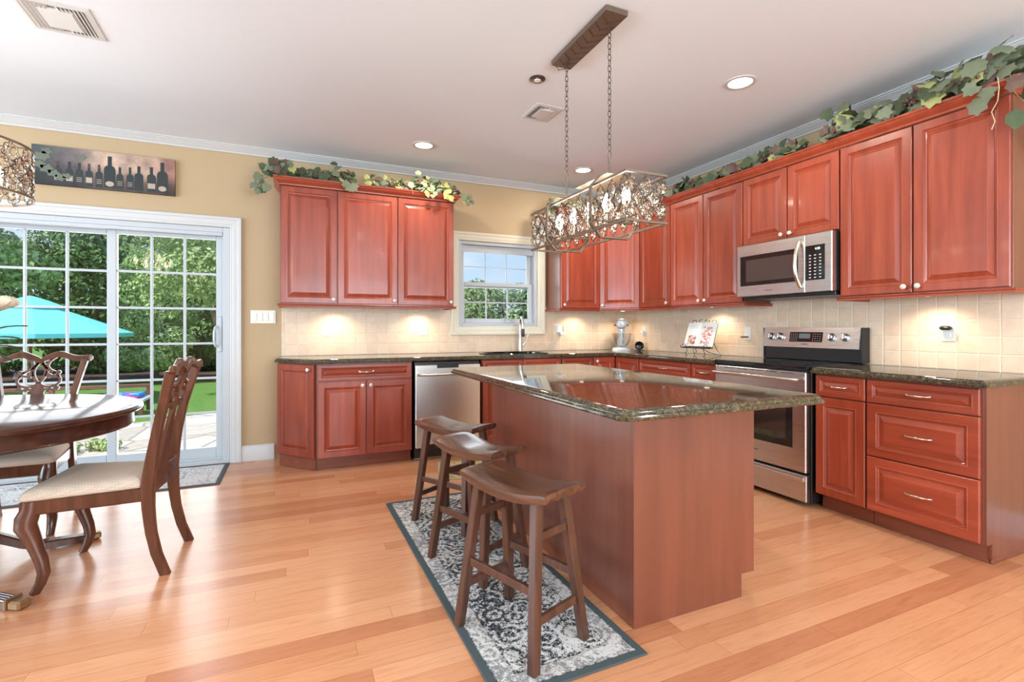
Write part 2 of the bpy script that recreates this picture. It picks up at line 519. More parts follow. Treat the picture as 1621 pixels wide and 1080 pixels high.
def rug(name, hx, hy, dark, light, accent, border, thr=0.5, sc_=1.0):
    q = Mat(name, light, 0.95, spec=0.1)
    v = q.coord(); s_ = q.sep(v)
    ax = q.math('ABSOLUTE', s_[0]); ay = q.math('ABSOLUTE', s_[1])
    d = q.math('MINIMUM', q.math('SUBTRACT', hx, ax), q.math('SUBTRACT', hy, ay))
    n1 = q.noise(v, 75*sc_, 5, 0.8, 1.0); n2 = q.noise(v, 5, 3); vo = q.voro(v, 9*sc_)
    ring = q.math('MULTIPLY_ADD', q.math('SINE', q.math('MULTIPLY', vo, 26.0)), 0.045, 0.0)
    t = q.math('ADD', q.math('ADD', n1, ring), q.math('MULTIPLY_ADD', n2, 0.30, -0.15))
    c = q.ramp(t, [(thr-0.022, dark), (thr+0.0, tuple((a+b)/2.4 for a, b in zip(dark, light))), (thr+0.018, light), (thr+0.28, light)])
    ac = q.ramp(q.noise(v, 2.6, 2), [(0.60, (0, 0, 0)), (0.70, (0.55, 0.55, 0.55))])
    c = q.mix(ac, c, q.mix(0.6, c, accent))
    lines = q.ramp(d, [(0.0, border), (0.030, border), (0.032, light), (0.095, light), (0.097, dark), (0.101, dark), (0.103, light)], 'CONSTANT')
    inb = q.ramp(d, [(0.0, (1, 1, 1)), (0.030, (1, 1, 1)), (0.031, (0.35, 0.35, 0.35)), (0.101, (0.35, 0.35, 0.35)), (0.102, (0, 0, 0))], 'CONSTANT')
    c = q.mix(inb, c, lines)
    q.link(c, 'Base Color')
    q.bump(q.noise(v, 300, 2), 0.5, 0.003)
    return q.m
M['rug'] = rug('runner weave', 0.29, 0.96, (0.03, 0.035, 0.04), (0.66, 0.65, 0.63), (0.50, 0.34, 0.18), (0.075, 0.095, 0.10), 0.50)
M['rug_door'] = rug('door rug weave', 0.78, 0.31, (0.16, 0.16, 0.18), (0.66, 0.66, 0.66), (0.6, 0.58, 0.55), (0.10, 0.11, 0.12), 0.44)
M['mat_floral'] = rug('floral mat weave', 0.35, 0.25, (0.14, 0.14, 0.08), (0.58, 0.48, 0.26), (0.5, 0.15, 0.08), (0.45, 0.38, 0.22), 0.46, 0.35)
def fabric():
    q = Mat('woven seat fabric', (0.62, 0.52, 0.43), 0.85, spec=0.2)
    v = q.coord('Object', (1, 1, 1), (0, 0, PI/4))
    ck = q.n.new('ShaderNodeTexChecker'); ck.inputs['Scale'].default_value = 130
    ck.inputs['Color1'].default_value = (0.66, 0.57, 0.47, 1); ck.inputs['Color2'].default_value = (0.56, 0.46, 0.37, 1)
    q.t.links.new(v, ck.inputs['Vector'])
    return q.link(ck.outputs[0], 'Base Color').bump(ck.outputs[1], 0.2, 0.002).m
M['fabric'] = fabric()
def leafmat(name, c1, c2):
    q = Mat(name, c1, 0.55, spec=0.3)
    c = q.mix(q.noise(q.coord(), 40, 3), c1, c2)
    return q.link(c, 'Base Color').m
M['ivy'] = [leafmat('ivy leaf dark green', (0.05, 0.075, 0.035), (0.10, 0.13, 0.07)), leafmat('ivy leaf grey green', (0.13, 0.16, 0.10), (0.20, 0.22, 0.14)),
            leafmat('ivy leaf yellow green', (0.30, 0.32, 0.10), (0.42, 0.42, 0.18)), leafmat('ivy leaf purple brown', (0.10, 0.06, 0.05), (0.19, 0.12, 0.09))]
M['grape'] = leafmat('artificial grape', (0.10, 0.045, 0.04), (0.22, 0.12, 0.10))
M['grape_green'] = leafmat('artificial green grape', (0.35, 0.30, 0.10), (0.25, 0.22, 0.08))
M['vine'] = Mat('vine stem', (0.20, 0.14, 0.06), 0.7).m
def tree_mat(name, c1, c2, c3):
    q = Mat(name, c1, 0.6, spec=0.25)
    c = q.ramp(q.noise(q.coord(), 3.0, 4), [(0.3, c1), (0.5, c2), (0.7, c3)])
    q.link(c, 'Base Color')
    q.b.inputs['Subsurface Weight'].default_value = 0.0
    return q.m
M['leaf_bright'] = tree_mat('bright tree leaves', (0.24, 0.36, 0.12), (0.38, 0.52, 0.20), (0.58, 0.68, 0.36))
M['leaf_mid'] = tree_mat('mid green leaves', (0.17, 0.28, 0.11), (0.27, 0.40, 0.17), (0.40, 0.53, 0.27))
M['leaf_dark'] = tree_mat('dark evergreen leaves', (0.08, 0.18, 0.05), (0.14, 0.27, 0.08), (0.21, 0.37, 0.12))
M['bark'] = Mat('tree bark', (0.22, 0.17, 0.13), 0.9).m
m_ = Mat('lawn grass', (0.12, 0.27, 0.06), 0.9, spec=0.1)
m_.link(m_.ramp(m_.noise(m_.coord(), 30, 5, 0.7), [(0.3, (0.10, 0.22, 0.045)), (0.7, (0.18, 0.34, 0.085))]), 'Base Color'); M['lawn'] = m_.m
m_ = Mat('flagstone', (0.6, 0.55, 0.48), 0.8)
_v = m_.coord(); _c = m_.voro(_v, 1.5, out='Color'); _e = m_.voro(_v, 1.5, 'DISTANCE_TO_EDGE')
_k = m_.mix(0.22, (0.74, 0.67, 0.58), m_.white(_c)); _k = m_.mix(1.0, _k, m_.ramp(m_.noise(_v, 8, 5), [(0.3, (0.85, 0.8, 0.76)), (0.7, (1.1, 1.1, 1.1))]), 'MULTIPLY')
m_.link(m_.mix(m_.ramp(_e, [(0.01, (0, 0, 0)), (0.03, (1, 1, 1))]), (0.38, 0.33, 0.27), _k), 'Base Color'); M['flagstone'] = m_.m
m_ = Mat('mulch', (0.10, 0.06, 0.04), 0.95)
m_.link(m_.ramp(m_.noise(m_.coord(), 40, 4), [(0.3, (0.05, 0.03, 0.02)), (0.7, (0.16, 0.10, 0.07))]), 'Base Color'); M['mulch'] = m_.m
M['teal'] = Mat('turquoise canopy fabric', (0.22, 0.85, 0.90), 0.8, spec=0.2).m
M['ext_white'] = Mat('white outdoor paint', (0.85, 0.85, 0.85), 0.5).m
M['ext_wood'] = Mat('brown outdoor wood', (0.22, 0.10, 0.06), 0.6).m
M['steel_dark'] = Mat('dark steel', (0.05, 0.05, 0.055), 0.35, 0.8).m

# ------------------------------------------------------------------ room shell
H = 2.745
XL, YR = -9.0, -8.0
DX0, DX1, DZ = -5.97, -4.19, 2.035          # sliding door opening
WX0, WX1, WZ0, WZ1 = -2.125, -1.215, 1.185, 2.08   # kitchen window opening
def wall_with_holes(x0, x1, z0, z1, holes, y0, y1):
    """boxes round rectangular holes along x"""
    b = MB()
    xs = sorted({x0, x1, *[h[0] for h in holes], *[h[1] for h in holes]})
    for a, c in zip(xs[:-1], xs[1:]):
        hs = [h for h in holes if h[0] <= a+1e-6 and h[1] >= c-1e-6]
        if not hs: b.box(a, y0, z0, c, y1, z1)
        else:
            h = hs[0]
            if h[2] > z0: b.box(a, y0, z0, c, y1, h[2])
            if h[3] < z1: b.box(a, y0, h[3], c, y1, z1)
    return b
struct(wall_with_holes(XL, 0.15, 0, H, [(DX0, DX1, 0, DZ), (WX0, WX1, WZ0, WZ1)], 0, 0.15).build('wall_back', M['wall']), 'tan painted wall with the sliding door and kitchen window')
struct(MB().box(0, YR, 0, 0.15, 0, H).build('wall_right', M['wall']), 'tan painted wall behind the range')
b = MB()   # left wall and rear wall, each with an unseen opening added for light
b.box(XL-0.15, YR, 0, XL, -5.4, H); b.box(XL-0.15, -1.0, 0, XL, 0.15, H); b.box(XL-0.15, -5.4, 0, XL, -1.0, 0.45); b.box(XL-0.15, -5.4, 2.45, XL, -1.0, H)
struct(b.build('wall_left', M['wall']))
struct(wall_with_holes(XL-0.15, 0.15, 0, H, [(-4.0, -0.4, 0.45, 2.45)], YR-0.15, YR).build('wall_rear', M['wall']))
struct(MB().box(XL-0.15, YR-0.15, -0.1, 0.15, 0.15, 0).build('floor', M['floor']), 'light oak strip floor')
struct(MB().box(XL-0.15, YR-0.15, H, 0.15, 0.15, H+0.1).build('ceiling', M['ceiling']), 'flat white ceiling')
# cornice
prof = [(0, 0), (0.012, 0), (0.016, 0.006), (0.016, 0.012), (0.030, 0.020), (0.052, 0.034), (0.064, 0.044), (0.070, 0.048), (0.070, 0.053), (0.080, 0.057), (0.080, 0.0), ]
crown_prof = [(0.0, H-0.062), (0.010, H-0.062), (0.014, H-0.056), (0.014, H-0.050), (0.022, H-0.046), (0.034, H-0.032), (0.052, H-0.022), (0.058, H-0.018), (0.058, H-0.012), (0.070, H-0.010), (0.070, H-0.001), (0, H-0.001)]
struct(MB().sweep([(-0.001, YR), (-0.001, -0.001), (XL, -0.001)], crown_prof, closed=False, loop=True).build('trim_1', M['white'], smooth=25), 'white crown moulding under the ceiling')
base_prof = [(0, 0.001), (0.016, 0.001), (0.016, 0.105), (0.011, 0.118), (0.011, 0.126), (0.005, 0.138), (0, 0.138)]
struct(MB().sweep([(-3.845, -0.001), (-4.101, -0.001)], base_prof, closed=False, loop=True).build('baseboard_back', M['white'], smooth=25), 'white baseboard between door and cabinets')
struct(MB().sweep([(-0.001, YR), (-0.001, -3.66)], base_prof, closed=False, loop=True).build('baseboard_right', M['white'], smooth=25))
# backsplash
b = MB(); b.box(-3.785, -0.009, 0.915, WX0-0.085, -0.0005, 1.40); b.box(WX0-0.085, -0.009, 0.915, WX1+0.085, -0.0005, 1.098); b.box(WX1+0.085, -0.009, 0.915, -0.009, -0.0005, 1.40)
struct(b.build('trim_2', M['tile_x']), 'tumbled stone tile backsplash on the window wall')
struct(MB().box(-0.009, -3.66, 0.915, -0.0005, -0.0005, 1.45).build('trim_3', M['tile_y']), 'tumbled stone tile backsplash on the range wall')

# casings: profile offset outward from opening
cas_prof = [(0.0, 0.0005), (0.0, 0.012), (0.006, 0.016), (0.022, 0.016), (0.026, 0.019), (0.060, 0.021), (0.066, 0.026), (0.086, 0.026), (0.090, 0.020), (0.090, 0.0005)]
neg = lambda pr: [(-a, h) for a, h in pr]
dz = DZ
pts = [(DX1, 0.0), (DX1, dz), (DX0, dz), (DX0, 0.0)]
struct(MB().sweep([(DX1, 0.002), (DX1, dz), (DX0, dz), (DX0, 0.002)], neg(cas_prof), closed=False, loop=True, to3=XZ).build('trim_4', M['white'], smooth=25), 'white casing round the sliding door')
pts = [(WX0, WZ0), (WX1, WZ0), (WX1, WZ1), (WX0, WZ1)]
b = MB().sweep(pts, neg(cas_prof), closed=True, loop=True, to3=XZ)
struct(b.build('trim_5', M['cream'], smooth=25), 'cream casing round the kitchen window')

# ------------------------------------------------------------------ sliding door
def glazed(parent, x0, x1, z0, z1, y, fw, cols, rows, name='panel', th=0.035, gx=None, fwb=None, fwt=None, mat=None, mun=0.019):
    mat = mat or M['vinyl']
    fwb = fwb or fw; fwt = fwt or fw
    f = MB()
    gl, gr, gb, gt = x0+fw, x1-(gx or fw), z0+fwb, z1-fwt
    f.box(x0, y, z0, gl, y+th, z1, 0.004); f.box(gr, y, z0, x1, y+th, z1, 0.004)
    f.box(gl, y, z0, gr, y+th, gb, 0.003); f.box(gl, y, gt, gr, y+th, z1, 0.003)
    o = f.build(name, mat, parent)
    g = MB().box(gl-0.004, y+th/2-0.003, gb-0.004, gr+0.004, y+th/2+0.003, gt+0.004)
    g.build('glass', M['glass'], o)
    m = MB()
    for i in range(1, cols):
        x = gl+(gr-gl)*i/cols; m.box(x-mun/2, y+th/2-0.009, gb, x+mun/2, y+th/2+0.009, gt, 0.003)
    for j in range(1, rows):
        z = gb+(gt-gb)*j/rows; m.box(gl, y+th/2-0.008, z-mun/2, gr, y+th/2+0.008, z+mun/2, 0.003)
    m.build('muntin_grid', mat, o)
    return o
door = empty('door_1', (0, 0, 0), 0)
door['kind'] = 'structure'; door['label'] = 'white gridded sliding glass patio door'
f = MB()
f.box(DX1-0.055, 0.0, 0.004, DX1-0.001, 0.14, DZ-0.001, 0.003); f.box(DX0+0.001, 0.0, 0.004, DX0+0.055, 0.14, DZ-0.001, 0.003)
f.box(DX0+0.055, 0.0, DZ-0.045, DX1-0.055, 0.14, DZ-0.001, 0.003)
f.box(DX0+0.001, -0.004, 0.002, DX1-0.001, 0.145, 0.035, 0.004); f.box(DX0+0.056, 0.035, 0.035, DX1-0.056, 0.05, 0.05, 0.002)
f.build('frame', M['vinyl'], door)
b = MB().box(DX0+0.056, -0.004, DZ-0.075, DX1-0.056, 0.03, DZ-0.046, 0.003); b.build('head_stop', M['vinyl'], door)
p1 = glazed(door, -5.06, DX1-0.056, 0.036, DZ-0.046, 0.062, 0.06, 3, 6, 'sliding_panel', fwb=0.10, fwt=0.055, gx=0.055)
p2 = glazed(door, DX0+0.056, -5.005, 0.036, DZ-0.046, 0.105, 0.07, 3, 6, 'fixed_panel', fwb=0.10, fwt=0.055)
p2.location.y = -0.0
b = MB(); hx = DX1-0.056-0.028
b.tube([(hx-0.012, 0.062, 1.00), (hx-0.03, 0.03, 1.02), (hx-0.036, 0.02, 1.06), (hx-0.036, 0.02, 1.13), (hx-0.03, 0.03, 1.17), (hx-0.012, 0.062, 1.19)], 0.011, 10)
b.box(hx-0.016, 0.048, 0.96, hx+0.02, 0.063, 1.27, 0.006)
b.build('handle', M['vinyl'], p1, smooth=40)
# kitchen window
win = empty('window_1'); win['kind'] = 'structure'; win['label'] = 'white double hung window above the sink'
b = MB(); t = 0.036
b.box(WX0+0.001, 0.001, WZ0+0.001, WX0+t, 0.14, WZ1-0.001, 0.002); b.box(WX1-t, 0.001, WZ0+0.001, WX1-0.001, 0.14, WZ1-0.001, 0.002)
b.box(WX0+t, 0.001, WZ1-t, WX1-t, 0.14, WZ1-0.001, 0.002); b.box(WX0+t, -0.010, WZ0+0.001, WX1-t, 0.14, WZ0+t, 0.002)
b.build('frame', M['vinyl'], win)
glazed(win, WX0+t, WX1-t, WZ0+t, 1.655, 0.055, 0.048, 3, 2, 'lower_sash', th=0.03, fwt=0.04, mun=0.016)
glazed(win, WX0+t, WX1-t, 1.60, WZ1-t, 0.092, 0.048, 3, 2, 'upper_sash', th=0.03, mun=0.008)
b = MB().box(-1.60, 0.02, 1.262, -1.50, 0.055, 1.272, 0.003); b.box(-1.58, 0.03, 1.225, -1.52, 0.052, 1.262, 0.003); b.build('crank_handle', M['vinyl'], win)
MB().box(WX0+t, 0.036, WZ1-t-0.075, WX1-t, 0.052, WZ1-t-0.001, 0.003).build('head_rail', M['vinyl'], win)

# ------------------------------------------------------------------ cabinet parts
def knob(parent, x, z, y, ax='y'):
    b = MB().lathe([(0.006, 0.0), (0.0055, -0.012), (0.014, -0.018), (0.0165, -0.023), (0.015, -0.028), (0.009, -0.031), (0.0, -0.032)], 16, (x, y, z), 'y')
    return b.build('knob', M['knob'], parent, smooth=40)
def pull(parent, x, z, y, L=0.105):
    b = MB(); pts = []; rr = []
    for i in range(13):
        t = i/12; a = (t-0.5)*2
        pts.append((x+a*L/2, y-0.006-0.020*(1-a*a)**0.6, z)); rr.append(0.0035+0.0035*(1-abs(a)))
    pts = [(x-L/2, y, z)]+pts+[(x+L/2, y, z)]; rr = [0.005]+rr+[0.005]
    b.tube(pts, rr, 8, up=(0, 0, 1))
    b.lathe([(0.007, 0.0), (0.007, -0.003), (0.0, -0.004)], 10, (x-L/2, y, z), 'y'); b.lathe([(0.007, 0.0), (0.007, -0.003), (0.0, -0.004)], 10, (x+L/2, y, z), 'y')
    return b.build('handle', M['nickel'], parent, smooth=50)
def raised_panel(x0, z0, x1, z1, y, frame=0.054, th=0.02, slope=0.022):
    """front of a raised-panel door; y = back plane, front towards -y"""
    b = MB()
    w_, h_ = x1-x0, z1-z0
    frame = min(frame, w_*0.22, h_*0.24); slope = min(slope, w_*0.12, h_*0.14)
    pts = [(x0, z0), (x1, z0), (x1, z1), (x0, z1)]
    pr = [(0.0, 0.0), (0.0, th-0.004), (0.004, th), (frame-0.006, th), (frame-0.003, th+0.002), (frame, th), (frame+0.003, th-0.005), (frame+0.008, th-0.006),
          (frame+0.012, th-0.010), (frame+0.012+slope, th-0.001), (frame+0.015+slope, th+0.001)]
    b.sweep(pts, pr, closed=True, to3=lambda u, v, h: (u, y-h, v), cap0=True, cap1=True)
    return b
def door_part(parent, x0, z0, x1, z1, y, kn=None, mat=None, name='door'):
    o = raised_panel(x0, z0, x1, z1, y).build(name, mat or M['cherry'], parent)
    if kn: knob(o, kn[0], kn[1], y-0.02)
    return o
def drawer_part(parent, x0, z0, x1, z1, y, L=0.105, handle=True):
    o = raised_panel(x0, z0, x1, z1, y, frame=0.036 if z1-z0 < 0.2 else 0.052, slope=0.026).build('drawer', M['cherry_h'], parent)
    if handle: pull(o, (x0+x1)/2, (z0+z1)/2, y-0.021, L)
    return o
def cab_body(parent, pts, z0, z1, mat=None, name='body'):
    """plan polygon extruded"""
    return MB().sweep(pts, [(0, z0), (0, z1)], closed=True, cap0=True, cap1=True).build(name, mat or M['cherry_panel'], parent)
def rect(x0, y0, x1, y1): return [(x0, y0), (x1, y0), (x1, y1), (x0, y1)]

# local cabinet frame: x to the right along the front, wall at y=0, front towards -y
R90 = -PI/2      # for the range wall
BD, BF = 0.585, 0.590        # carcass depth
G_B = 'cherry base cabinets'; G_W = 'cherry wall cabinets'
def toe(parent, x0, x1): MB().box(x0, -BD+0.055, 0.002, x1, -0.02, 0.105).build('toe_board', M['cherry_dark'], parent)

# ---- upper cabinet with three doors left of the window
c = empty('wall_cabinet', (-3.79, -0.003, 1.375), 0, 'cherry wall cabinet with three raised panel doors, beside the kitchen window', 'cabinet', G_W)
W_ = 1.515; UH = 1.000
MB().box(0, -0.312, 0.0, W_, 0, UH, 0.001).build('body', M['cherry_panel'], c)
for x0, x1 in ((0.006, 0.452), (0.458, 0.975), (0.981, W_-0.006)):
    door_part(c, x0, 0.006, x1, UH-0.008, -0.314, (x1-0.032, 0.040))
def light_rail(parent, pts, z=0.0):
    MB().sweep(pts, [(0.0, z-0.001), (0.018, z-0.001), (0.022, z-0.006), (0.016, z-0.012), (0.018, z-0.024), (0.0, z-0.024)], closed=False, loop=True).build('light_rail', M['cherry_h'], parent, smooth=30)
light_rail(c, [(W_, 0.0), (W_, -0.318), (0, -0.318), (0, 0.0)][::-1] if False else [(W_, -0.002), (W_, -0.318), (0, -0.318), (0, -0.002)])
cc_prof = [(0.0, 0.0), (-0.006, 0.0), (-0.010, 0.004), (-0.012, 0.012), (-0.020, 0.020), (-0.030, 0.028), (-0.040, 0.038), (-0.044, 0.048), (-0.050, 0.052), (-0.054, 0.063), (0.0, 0.063)]
MB().sweep([(0, -0.002), (0, -0.336), (W_, -0.336), (W_, -0.002)], [(a, UH-0.006+h) for a, h in cc_prof], closed=False, loop=True).build('crown', M['cherry_h'], c, smooth=25)

# ---- run on the range wall
def on_right(y, z=0.0): return (-0.003, y, z)
Z0 = 1.375
cab = empty('wall_cabinet', (-1.105, -0.003, Z0), 0, 'single door cherry wall cabinet on the window wall, right of the kitchen window', 'cabinet', G_W)
MB().box(0, -0.312, 0, 0.495, 0, UH, 0.001).build('body', M['cherry_panel'], cab)
door_part(cab, 0.006, 0.006, 0.492, UH-0.008, -0.314, (0.036, 0.040))
light_rail(cab, [(0.495, -0.318), (0, -0.318), (0, -0.002)])
# corner diagonal
cab = empty('wall_cabinet', (0, 0, Z0), 0, 'angled corner cherry wall cabinet above the stand mixer', 'cabinet', G_W)
cab_body(cab, [(-0.608, -0.003), (-0.608, -0.315), (-0.315, -0.66), (-0.003, -0.66), (-0.003, -0.003)], 0, UH)
L_ = math.hypot(0.293, 0.345)
dg = raised_panel(0.012, 0.006, L_-0.012, UH-0.008, -0.002)
an = math.atan2(-0.345, 0.293)
dg.xf(Matrix.Translation((-0.608, -0.315, 0)) @ Matrix.Rotation(an, 4, 'Z'))
do = dg.build('door', M['cherry'], cab)
k_ = MB().lathe([(0.006, 0.0), (0.0055, -0.012), (0.014, -0.018), (0.0165, -0.023), (0.015, -0.028), (0.009, -0.031), (0.0, -0.032)], 16, (0.045, -0.022, 0.04), 'y')
k_.xf(Matrix.Translation((-0.608, -0.315, 0)) @ Matrix.Rotation(an, 4, 'Z')); k_.build('knob', M['knob'], do, smooth=40)
MB().sweep([(-0.330, -0.660), (-0.614, -0.325)], [(0.0, -0.001), (0.018, -0.001), (0.022, -0.006), (0.016, -0.012), (0.018, -0.024), (0.0, -0.024)], closed=False, loop=True).build('light_rail', M['cherry_h'], cab, smooth=30)
def right_upper(ya, yb, z0, z1, doors, label, knobs, rail=True, endrail=(False, False), boards=True):
    c = empty('wall_cabinet', (-0.003, ya, z0), R90, label, 'cabinet', G_W)
    w_ = ya-yb; h_ = z1-z0
    MB().box(0.0005, -0.312, 0, w_-0.0005, 0, h_, 0.001).build('body', M['cherry_panel'], c)
    xs = [0.0]+[ya-d for d in doors]+[w_]
    for i in range(len(xs)-1):
        a, b_ = xs[i]+0.004, xs[i+1]-0.004
        if knobs[i] == 'r': kn = (b_-0.032, 0.04)
        elif knobs[i] == 'l': kn = (a+0.032, 0.04)
        else: kn = None
        door_part(c, a, 0.006, b_, h_-0.008, -0.314, kn)
    if rail:
        p = [(w_, -0.318), (0, -0.318)]
        if endrail[1]: p = [(w_, -0.002)]+p
        if endrail[0]: p = p+[(0, -0.002)]
        light_rail(c, p)
    return c
right_upper(-0.662, -1.125, Z0, Z0+UH, [], 'single door cherry wall cabinet between the corner cabinet and the double door one', ['r'])
right_upper(-1.126, -1.972, Z0, Z0+UH, [-1.545], 'double door cherry wall cabinet above the cookbook, beside the microwave', ['r', 'l'], endrail=(False, True))
c = right_upper(-1.973, -2.752, 1.828, Z0+UH, [-2.368], 'short double door cherry wall cabinet over the microwave', ['r', 'l'], rail=False)
c = right_upper(-2.754, -3.62, Z0, Z0+UH, [-3.180], 'tall double door cherry wall cabinet at the open end of the run', ['r', 'l'], endrail=(True, True))
# crown of the run
b = MB().sweep([(-1.108, -0.004), (-1.108, -0.340), (-0.622, -0.340), (-0.340, -0.672), (-0.340, -3.623), (-0.004, -3.623)],
               [(a, Z0+UH-0.006+h) for a, h in cc_prof], closed=False, loop=True)
tag(b.build('cabinet_crown_moulding', M['cherry_h'], smooth=25), 'long cherry crown moulding along the top of the cabinets from window to range wall end', 'moulding')
# dust cover boards (the garlands lie on them)
# ---- base cabinets, window wall
c = empty('base_cabinet', (0, 0, 0), 0, 'cherry base cabinet with one drawer over two doors, left of the dishwasher', 'cabinet', G_B)
MB().box(-3.515, -BD, 0.10, -2.738, -0.003, 0.874, 0.001).build('body', M['cherry_panel'], c); toe(c, -3.515, -2.738)
drawer_part(c, -3.508, 0.735, -2.745, 0.868, -BF, 0.11)
door_part(c, -3.508, 0.108, -3.130, 0.728, -BF, (-3.160, 0.690)); door_part(c, -3.124, 0.108, -2.745, 0.728, -BF, (-3.094, 0.690))
# angled end
c = empty('base_cabinet', (0, 0, 0), 0, 'angled end base cabinet with a narrow cherry door, next to the patio door wall', 'cabinet', G_B)
cab_body(c, [(-3.800, -0.003), (-3.800, -0.262), (-3.517, -BD+0.001), (-3.517, -0.003)], 0.10, 0.874)
cab_body(c, [(-3.795, -0.02), (-3.795, -0.255), (-3.520, -BD+0.02), (-3.520, -0.02)], 0.002, 0.10, M['cherry_dark'], 'toe_board')
L_ = math.hypot(0.283, 0.322); an = math.atan2(-0.322, 0.283)
Md = Matrix.Translation((-3.800, -0.262, 0)) @ Matrix.Rotation(an, 4, 'Z')
do = raised_panel(0.004, 0.108, L_-0.010, 0.868, -0.004).xf(Md).build('door', M['cherry'], c)
MB().lathe([(0.006, 0.0), (0.0055, -0.012), (0.014, -0.018), (0.0165, -0.023), (0.015, -0.028), (0.009, -0.031), (0.0, -0.032)], 16, (L_-0.052, -0.024, 0.828), 'y').xf(Md).build('knob', M['knob'], do, smooth=40)
# sink base and drawers
c = empty('base_cabinet', (0, 0, 0), 0, 'cherry sink base cabinet under the faucet, behind the island', 'cabinet', G_B)
MB().box(-2.092, -BD, 0.10, -1.252, -0.003, 0.660, 0.001).build('body', M['cherry_panel'], c); toe(c, -2.092, -1.252)
MB().box(-2.092, -BD, 0.66, -1.252, -BD+0.02, 0.874).build('front_rail', M['cherry_h'], c)
for i in (0, 1):
    x = -2.085+i*0.416; drawer_part(c, x, 0.735, x+0.41, 0.868, -BF, handle=False); door_part(c, x, 0.108, x+0.41, 0.728, -BF, (x+(0.378 if i == 0 else 0.032), 0.69))
c = empty('base_cabinet', (0, 0, 0), 0, 'narrow cherry drawer base between sink cabinet and corner cabinet', 'cabinet', G_B)
MB().box(-1.248, -BD, 0.10, -0.876, -0.003, 0.874, 0.001).build('body', M['cherry_panel'], c); toe(c, -1.248, -0.876)
drawer_part(c, -1.242, 0.735, -0.880, 0.868, -BF); door_part(c, -1.242, 0.108, -0.880, 0.728, -BF, (-0.912, 0.69))
c = empty('base_cabinet', (0, 0, 0), 0, 'corner cherry base cabinet with folding doors below the stand mixer', 'cabinet', G_B)
cab_body(c, [(-0.874, -0.003), (-0.874, -BD), (-BD, -BD), (-BD, -0.985), (-0.003, -0.985), (-0.003, -0.003)], 0.10, 0.874)
cab_body(c, [(-0.874, -0.02), (-0.874, -BD+0.055), (-BD+0.055, -BD+0.055), (-BD+0.055, -0.985), (-0.02, -0.985), (-0.02, -0.02)], 0.002, 0.10, M['cherry_dark'], 'toe_board')
door_part(c, -0.870, 0.108, -0.612, 0.868, -BF, (-0.842, 0.83))
Md = Matrix.Rotation(R90, 4, 'Z')
raised_panel(0.616, 0.108, 0.981, 0.868, -BF).xf(Md).build('door', M['cherry'], c)
# right wall bases
def right_base(ya, yb, label):
    c = empty('base_cabinet', (-0.003, ya, 0), R90, label, 'cabinet', G_B)
    w_ = ya-yb
    MB().box(0.0005, -BD+0.003, 0.10, w_-0.0005, 0, 0.874, 0.001).build('body', M['cherry_panel'], c); 
    MB().box(0.001, -BD+0.06, 0.002, w_-0.001, -0.02, 0.10).build('toe_board', M['cherry_dark'], c)
    return c, w_
yf = -BF+0.004
c, w_ = right_base(-0.988, -1.680, 'wide cherry drawer base cabinet beneath the cookbook stand')
drawer_part(c, 0.006, 0.735, w_-0.004, 0.868, yf, 0.11); drawer_part(c, 0.006, 0.425, w_-0.004, 0.729, yf, 0.12); drawer_part(c, 0.006, 0.108, w_-0.004, 0.419, yf, 0.12)
c, w_ = right_base(-1.682, -1.976, 'narrow cherry base cabinet with drawer on the corner side of the range')
drawer_part(c, 0.004, 0.735, w_-0.02, 0.868, yf, 0.09); door_part(c, 0.004, 0.108, w_-0.02, 0.729, yf, (0.036, 0.69))
c, w_ = right_base(-2.768, -3.078, 'narrow cherry base cabinet with drawer over door, at the window-free side of the range')
c['label'] = 'narrow cherry base cabinet with drawer over one door, between range and three-drawer unit'
drawer_part(c, 0.006, 0.735, w_-0.004, 0.868, yf, 0.09); door_part(c, 0.006, 0.108, w_-0.004, 0.729, yf)
c, w_ = right_base(-3.080, -3.612, 'cherry three-drawer base cabinet at the open end of the counter')
drawer_part(c, 0.004, 0.735, w_-0.006, 0.868, yf, 0.11); drawer_part(c, 0.004, 0.425, w_-0.006, 0.729, yf, 0.125); drawer_part(c, 0.004, 0.108, w_-0.006, 0.419, yf, 0.125)
MB().box(w_+0.0005, -BD+0.055, 0.002, w_+0.014, 0, 0.020, 0.004).build('shoe_moulding', M['cherry_dark'], c)
MB().box(w_-0.0, -BD+0.003, 0.10, w_+0.012, 0, 0.874).box(w_, -BD+0.055, 0.022, w_+0.012, 0, 0.10).build('end_panel', M['cherry_panel'], c)

# ------------------------------------------------------------------ counters
edge = [(0.010, 0.0), (0.003, 0.003), (0.0, 0.008), (0.0, 0.014), (0.003, 0.018), (0.009, 0.019), (0.009, 0.022), (0.012, 0.028), (0.018, 0.033), (0.026, 0.036), (0.032, 0.037)]
def slab(pts, z, fac=None):
    return MB().sweep(pts, [(o, z+h) for o, h in edge], closed=True, cap0=True, cap1=True, fac=fac)
CZ = 0.877
pts = [(-3.835, -0.010), (-3.835, -0.272), (-3.532, -0.645), (-0.645, -0.645), (-0.645, -1.982), (-0.010, -1.982), (-0.010, -0.010)]
ct = slab(pts, CZ, [1, 1, 1, 1, 0, 0, 0]).build('countertop', M['granite'], smooth=25)
